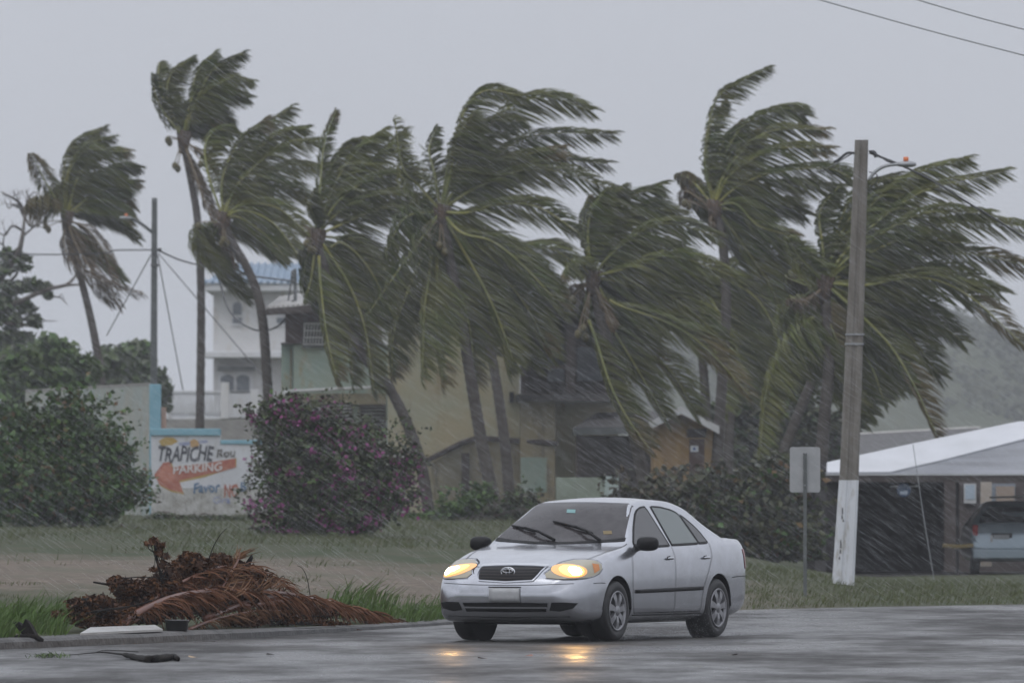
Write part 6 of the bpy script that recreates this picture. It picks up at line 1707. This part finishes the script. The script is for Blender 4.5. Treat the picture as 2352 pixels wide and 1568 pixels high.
    for i, (nm, lab, stem, bl, n) in enumerate(br):
        dd = (.1, .4, .2, -.1, -.2, .5)[i]
        d0 = Dp(stem[0][0]) + .5 + dd
        base = P(stem[0][0], stem[0][1], d0)
        r = thing(nm, (base.x, d0, gz(base.x, d0)), lab, 'branch', 'dead branches in the roadside pile')
        k = d0 / F
        def PP(u, v):
            return P(u, v, Dp(u) + .5 + dd)
        pts = blob_points([(PP(u, v), (a * k, .28, b * k)) for u, v, a, b in bl], n, .45)
        pts[:, 2] = np.maximum(pts[:, 2], [gz(p[0], p[1]) + .015 for p in pts])
        leaves('dead_leaves', pts, .066, [M['leaf_dead']], r, up=.1, aspect=.42)
        st = MB(); st.tube(cr([PP(u, v) for u, v in stem], 12), [.022 - .0015 * j for j in range(12)], 6)
        for _ in range(14):
            e = Vector(pts[rnd.randrange(n)]); s = PP(*stem[rnd.randrange(len(stem))])
            st.tube(cr([s, s.lerp(e, .5) + Vector((rnd.uniform(-.04, .04), 0, rnd.uniform(-.03, .06))), e], 6), [.008, .007, .006, .005, .004, .003], 5)
        tag(st.build('twigs', M['black_wood'], r), kind='stuff')
    tw = [('bare_twig', 'thin bare twig curving up from the pile top', [(478, 1290), (490, 1255), (508, 1225), (522, 1212)], .006, .3), ('bare_twig', 'thin twig bent over at the right of the pile', [(712, 1366), (706, 1330), (695, 1305), (682, 1298)], .005, 1.0),
          ('bare_twig', 'curled thin stems behind the right of the pile', [(628, 1352), (640, 1330), (652, 1322), (655, 1340)], .005, .6), ('cut_stick', 'cut stick poking out left of the pile', [(300, 1352), (250, 1342), (214, 1336)], .018, -.2), ('cut_stick', 'dark stick lying low in the left of the pile', [(170, 1412), (240, 1400), (300, 1392), (350, 1378)], .014, -.8)]
    for nm, lab, pp, rad, dd in tw:
        c = cr([P(u, v, Dp(pp[0][0]) + .6 + dd * .3) for u, v in pp], 12)
        tag(MB().tube(c, [rad * (1 - .5 * j / 11) for j in range(12)], 6).build(nm, M['black_wood'], smooth=True), lab, 'twig' if 'twig' in nm else 'stick')
    # torn black bark flap on the pile
    tag(MB().prism([P(563, 1292, Dp(570) + .8), P(577, 1273, Dp(570) + .8), P(579, 1281, Dp(570) + .8), P(572, 1298, Dp(570) + .8), P(575, 1306, Dp(570) + .8), P(568, 1300, Dp(570) + .8)], (.01, .06, 0)).build('bark_flap', M['black_wood']), 'torn black bark flap sticking up right of the pile top', 'bark')
    # white board on the kerb
    k = 88.0
    w = mat('wet white board', (0.50, 0.50, 0.49), .35, (.40, .40, .39), 4)
    b0 = []
    for u, o_, z_ in ((184, .12, .105), (374, .10, .112), (356, .75, .15), (208, .80, .15)):
        q = edge_d(u) + o_
        b0.append(Vector((X(u, q), q, z_)))
    tag(MB().prism(b0, (0, .0, .022)).build('white_board', w), 'thin white board lying on the kerb before the pile', 'board')
    # black tub
    q = edge_d(406) + .42
    c = Vector((X(406, q), q, .10))
    r = thing('black_tub', c, 'short black plastic tub sitting at the kerb in front of the pile', 'tub')
    bt = mat('black plastic', (.012, .012, .013), .3)
    prof = [(.0, .0), (.105, .0), (.115, .02), (.12, .10), (.128, .105), (.128, .115), (.112, .115), (.105, .03), (0, .03)]
    nn = 24
    MB().add([(c.x + a * math.cos(2*math.pi*j/nn), c.y + a * math.sin(2*math.pi*j/nn), c.z + z) for a, z in prof for j in range(nn)],
             [(i*nn+j, i*nn+(j+1) % nn, (i+1)*nn+(j+1) % nn, (i+1)*nn+j) for i in range(len(prof)-1) for j in range(nn)]).build('tub_body', bt, r, smooth=True)
    MB().tube([(c.x + .122 * math.cos(2*math.pi*j/nn), c.y + .122 * math.sin(2*math.pi*j/nn), c.z + .113) for j in range(nn+1)], .007, 6, cap=False).build('rim', mat('grey plastic rim', (.05, .05, .055), .3), r, smooth=True)
    # charred stump piece at far left
    d1 = edge_d(60) + .22
    c = P(70, 1468, d1)
    r = thing('burnt_stump', (c.x, d1, gz(c.x, d1)), 'black jagged stump piece lying on the kerb at the far left', 'stump')
    MB().prism([P(90, 1470, d1), P(62, 1470, d1), P(44, 1448, d1), P(28, 1428, d1), P(42, 1425, d1), P(50, 1436, d1), P(58, 1419, d1), P(68, 1432, d1), P(80, 1455, d1)], (.03, .16, -.02)).build('splintered_wood', M['black_wood'], r, bevel=.008)
    MB().tube(cr([P(22, 1470, d1), P(45, 1464, d1), P(75, 1462, d1), P(100, 1470, d1)], 10), [.02, .03, .035, .035, .035, .035, .03, .03, .025, .015], 8).build('root_piece', M['black_wood'], r, smooth=True)
    # broken branch on the wet road
    def road(u, v, z=.012):
        d = F * (CAMH - z) / (v - HOR); return Vector((X(u, d), d, z))
    a = [road(284, 1502, .035), road(300, 1506, .03), road(325, 1512, .022), road(345, 1513, .03), road(370, 1510, .035), road(398, 1507, .03), road(408, 1512, .022)]
    r = thing('broken_branch', road(345, 1512, 0), 'black broken branch lying on the wet road', 'branch')
    MB().tube(cr(a, 24), [.016 + .016 * math.sin(j / 23 * 3.0) + .003 * (j % 3) for j in range(24)], 8).build('thick_end', M['black_wood'], r, smooth=True)
    MB().tube(cr([road(160, 1503, .01), road(215, 1498, .02), road(240, 1497, .02), road(284, 1502, .033)], 16), [.003 + .0005 * j for j in range(16)], 5).build('thin_twig', M['black_wood'], r, smooth=True)
    MB().tube(cr([road(215, 1499, .015), road(245, 1492, .04), road(318, 1496, .02)], 10), .004, 5).build('side_twig', M['black_wood'], r, smooth=True)
    # green tuft torn onto the road
    c = road(118, 1510, 0)
    n = 130
    C = np.array([c.x, c.y, .015]) + RNG.normal(0, 1, (n, 3)) * np.array([.09, .25, .006]); C[:, 2] = np.abs(C[:, 2] - .012) + .012
    o = leaves('torn_grass', C, .10, [M['grass']], up=1.2, aspect=.1)
    tag(o, 'torn tuft of green grass lying on the wet road', 'grass tuft')
    lf = [(443, 1509, 'tan leaf on the wet road below the broken branch', (.35, .22, .10)), (825, 1447, 'orange leaf at the kerb near the pile end', (.40, .10, .03)), (710, 1420, 'brown leaf lying beyond the kerb end', (.14, .07, .04)), (1216, 1506, 'reddish leaf on the road in front of the car', (.22, .07, .03)), (1108, 1512, 'small dark red leaf on the road left of the car reflection', (.14, .05, .03)), (1684, 1504, 'brown leaf on the road right of the car', (.12, .07, .04)), (1704, 1474, 'dark leaf scrap on the road by the rear wheel', (.06, .05, .03)), (1600, 1530, 'olive leaf scrap on the road at lower right', (.08, .08, .03)), (620, 1503, 'pale leaf scrap on the road below the pile', (.25, .2, .12))]
    for u, v, lab, cc in lf:
        p = road(u, v, .008); s = .055
        an = rnd.uniform(0, 6.28)
        R = Matrix.Rotation(an, 3, 'Z')
        sh = [(-1, 0, .1), (-.5, .35, .0), (.2, .42, .12), (1, 0, .35), (.2, -.4, .1), (-.5, -.3, .02)]
        ob = MB().add([p + R @ Vector((a * s * 1.4, b * s * 1.6, c_ * s)) for a, b, c_ in sh] + [p + Vector((0, 0, .004))], [(i, (i+1) % 6, 6) for i in range(6)]).build('fallen_leaf', mat('leaf ' + lab.split()[0], cc, .45))
        tag(ob, lab, 'leaf', 'fallen leaves on the wet road')
debris()

# ------------------------------------------------------------------ grass
def grass_blades(name, pos, h, wd, m, lean=0.45, label=None):
    n = len(pos)
    base = np.array(pos, np.float32)
    hh = h * RNG.uniform(.35, 1.35, n) * np.array([1 + .45 * noise.noise(Vector((p[0] * 1.3, p[1] * .6, 2))) for p in pos])
    an = RNG.uniform(0, np.pi, n)
    sx = np.stack([np.cos(an), np.sin(an), np.zeros(n)], 1) * (wd * .5)
    tip = np.stack([RNG.normal(lean, .35, n), RNG.normal(0, .25, n), np.ones(n)], 1) * hh[:, None]
    mid = tip * np.array([.35, .35, .62])
    q1 = np.stack([base - sx, base + sx, base + mid + sx * .7, base + mid - sx * .7], 1)
    q2 = np.stack([base + mid - sx * .7, base + mid + sx * .7, base + tip + sx * .05, base + tip - sx * .05], 1)
    o = quads_mesh(name, np.concatenate([q1, q2]), [m])
    return tag(o, label, None, None, 'stuff')

def scatter(n, fn):
    out = []
    while len(out) < n:
        q = fn()
        if q is not None: out.append(q)
    return out

def gpos(x, d):
    return (x, d, gz(x, d) - .01)
def left_verge():
    x = RNG.uniform(-9.5, -3.6); d = EDGE(x) + .35 + abs(RNG.normal(0, 4.5))
    u = 1176 + x * F / d
    if u > 150: return None
    if d > 101 or noise.noise(Vector((x * .8, d * .5, 1))) < -.35 * RNG.random(): return None
    return gpos(x, d)
def mid_verge():
    x = RNG.uniform(-4.2, 1.6); d = EDGE(x) + .3 + abs(RNG.normal(0, 3.2))
    u = 1176 + x * F / d
    if u < 930 and d < EDGE(x) + 2.2 + (930 - u) * .012: return None
    return gpos(x, d) if noise.noise(Vector((x * 1.1, d * .5, 4))) > -.3 else None
def right_verge():
    x = RNG.uniform(1.5, 13); d = EDGE(x) + .3 + RNG.uniform(0, 1) ** 1.3 * 42
    c = noise.noise(Vector((x * .6, d * .3, 7)))
    return gpos(x, d) if c > -.25 or RNG.random() < .35 else None
def lot():
    x = RNG.uniform(-14, 4); d = RNG.uniform(124, 197)
    if d < 140 + 22 * noise.noise(Vector((x * .35, 2, 5))) and RNG.random() < .9: return None
    c = noise.noise(Vector((x * .45, d * .16, 11)))
    return gpos(x, d) if d > EDGE(x) + .4 and (c > .02 or (d > 150 and RNG.random() < .45)) else None
def lot_weeds():
    x = RNG.uniform(-12, 2); d = EDGE(x) + RNG.uniform(3, 32)
    c = noise.noise(Vector((x * .8, d * .22, 21)))
    return gpos(x, d) if c > .22 else None
grass_blades('tall_grass', scatter(8500, left_verge), .22, .014, M['grass'], label='long green grass behind the kerb at the left')
grass_blades('verge_grass', scatter(4200, mid_verge), .15, .013, M['grass'], label='green grass between the pile and the car')
grass_blades('right_grass', scatter(12000, right_verge), .09, .013, M['grass_dull'], label='short wet grass along the right verge')
grass_blades('lot_grass', scatter(15000, lot), .10, .016, M['grass_dull'], label='patchy short grass on the lot before the wall')
grass_blades('lot_weeds', scatter(3000, lot_weeds), .045, .012, M['grass_dull'], label='thin weeds scattered on the gravel track')
wt = []
for (u, v, dd) in ((806, 1352, 103), (835, 1372, 102), (870, 1380, 103), (790, 1370, 101)):
    c = P(u, v, dd)
    wt += [gpos(c.x + RNG.normal(0, .12), dd + RNG.normal(0, .3)) for _ in range(60)]
grass_blades('weed_tufts', wt, .30, .02, M['grass'], label='taller weeds beside the right end of the pile')

# ------------------------------------------------------------------ rain and haze
def rain():
    n = 120000
    c = np.stack([RNG.uniform(-15, 15, n), RNG.uniform(92, 190, n), RNG.uniform(0.05, 16, n)], 1)
    ln = RNG.uniform(.10, .30, n)[:, None]
    dr = np.stack([RNG.normal(.80, .05, n), RNG.normal(.05, .08, n), RNG.normal(-.56, .05, n)], 1)
    dr /= np.linalg.norm(dr, axis=1)[:, None]
    up = np.cross(dr, np.array([0, 1., 0])); up /= np.linalg.norm(up, axis=1)[:, None]
    bk = np.cross(dr, up)
    r = .00032
    a = c - dr * ln / 2; b = c + dr * ln / 2
    o = [up * r, (-.5 * up + .866 * bk) * r, (-.5 * up - .866 * bk) * r]
    q = [np.stack([a + o[i], a + o[(i+1) % 3], b + o[(i+1) % 3], b + o[i]], 1) for i in range(3)]
    ok = (a[:, 2] > .02) & (b[:, 2] > .02)
    V = np.concatenate([x[ok] for x in q])
    m = mat('rain water', (.70, .72, .76), .4, spec=.3)
    tag(quads_mesh('rain', V, [m]), 'slanting rain driven by the wind', None, None, 'stuff')
rain()

def drops(name, C, s, label):
    n = len(C)
    q = np.array([[0, 0, 1], [.94, 0, -.33], [-.47, .82, -.33], [-.47, -.82, -.33]])
    s = (s * RNG.uniform(.5, 1.5, n))[:, None]
    v = [C + q[i] * s for i in range(4)]
    V = np.concatenate([np.stack([v[i], v[j], v[k]], 1) for i, j, k in ((0, 1, 2), (0, 2, 3), (0, 3, 1), (1, 3, 2))])
    tag(quads_mesh(name, V, [M['drop']], per=3), label, None, None, 'stuff')

def splashes():
    M['drop'] = mat('water drop', (.45, .46, .48), .3, spec=.3)
    n = 16000
    x = RNG.uniform(-9, 11, n); y = RNG.uniform(62, 118, n)
    ok = np.array([yy < EDGE(xx) - .1 for xx, yy in zip(x, y)])
    C = np.stack([x, y, .004 + np.abs(RNG.normal(0, .016, n))], 1)[ok]
    drops('rain_splashes', C, .0019, 'small rain splashes jumping on the wet road')
    # spray thrown up behind the wheels of the moving car
    R3 = Matrix.Rotation(math.radians(66), 3, 'Z')
    car = bpy.data.objects['sedan'].location
    out = []
    for wx, wy, k in ((.87, -.78, 2200), (3.47, -.78, 5200), (3.47, .78, 3600), (.87, .78, 1200)):
        for _ in range(k):
            t = RNG.random() ** 1.4
            p = R3 @ Vector((wx + .2 + t * 2.2, wy + RNG.normal(0, .08 + .22 * t) - .1 * t * (1 if wy < 0 else -1), abs(RNG.normal(0, .05 + .16 * t)) + .01)) + car
            out.append(tuple(p))
    drops('wheel_spray', np.array(out), .0026, 'fine spray thrown up behind the car wheels')
splashes()

def haze():
    m = bpy.data.materials.new('rain haze'); m.use_nodes = True
    N, L = m.node_tree.nodes, m.node_tree.links
    N.remove(N['Principled BSDF'])
    v = N.new('ShaderNodeVolumePrincipled')
    v.inputs['Color'].default_value = (.90, .92, .96, 1)
    v.inputs['Density'].default_value = HAZE
    v.inputs['Anisotropy'].default_value = 0.2
    L.new(v.outputs[0], N['Material Output'].inputs['Volume'])
    o = MB().span((-760, -110, -1.5), (760, 1560, 34)).build('haze', m)
    tag(o, 'grey rain haze filling the air', None, None, 'stuff')
HAZE = 0.00038
haze()
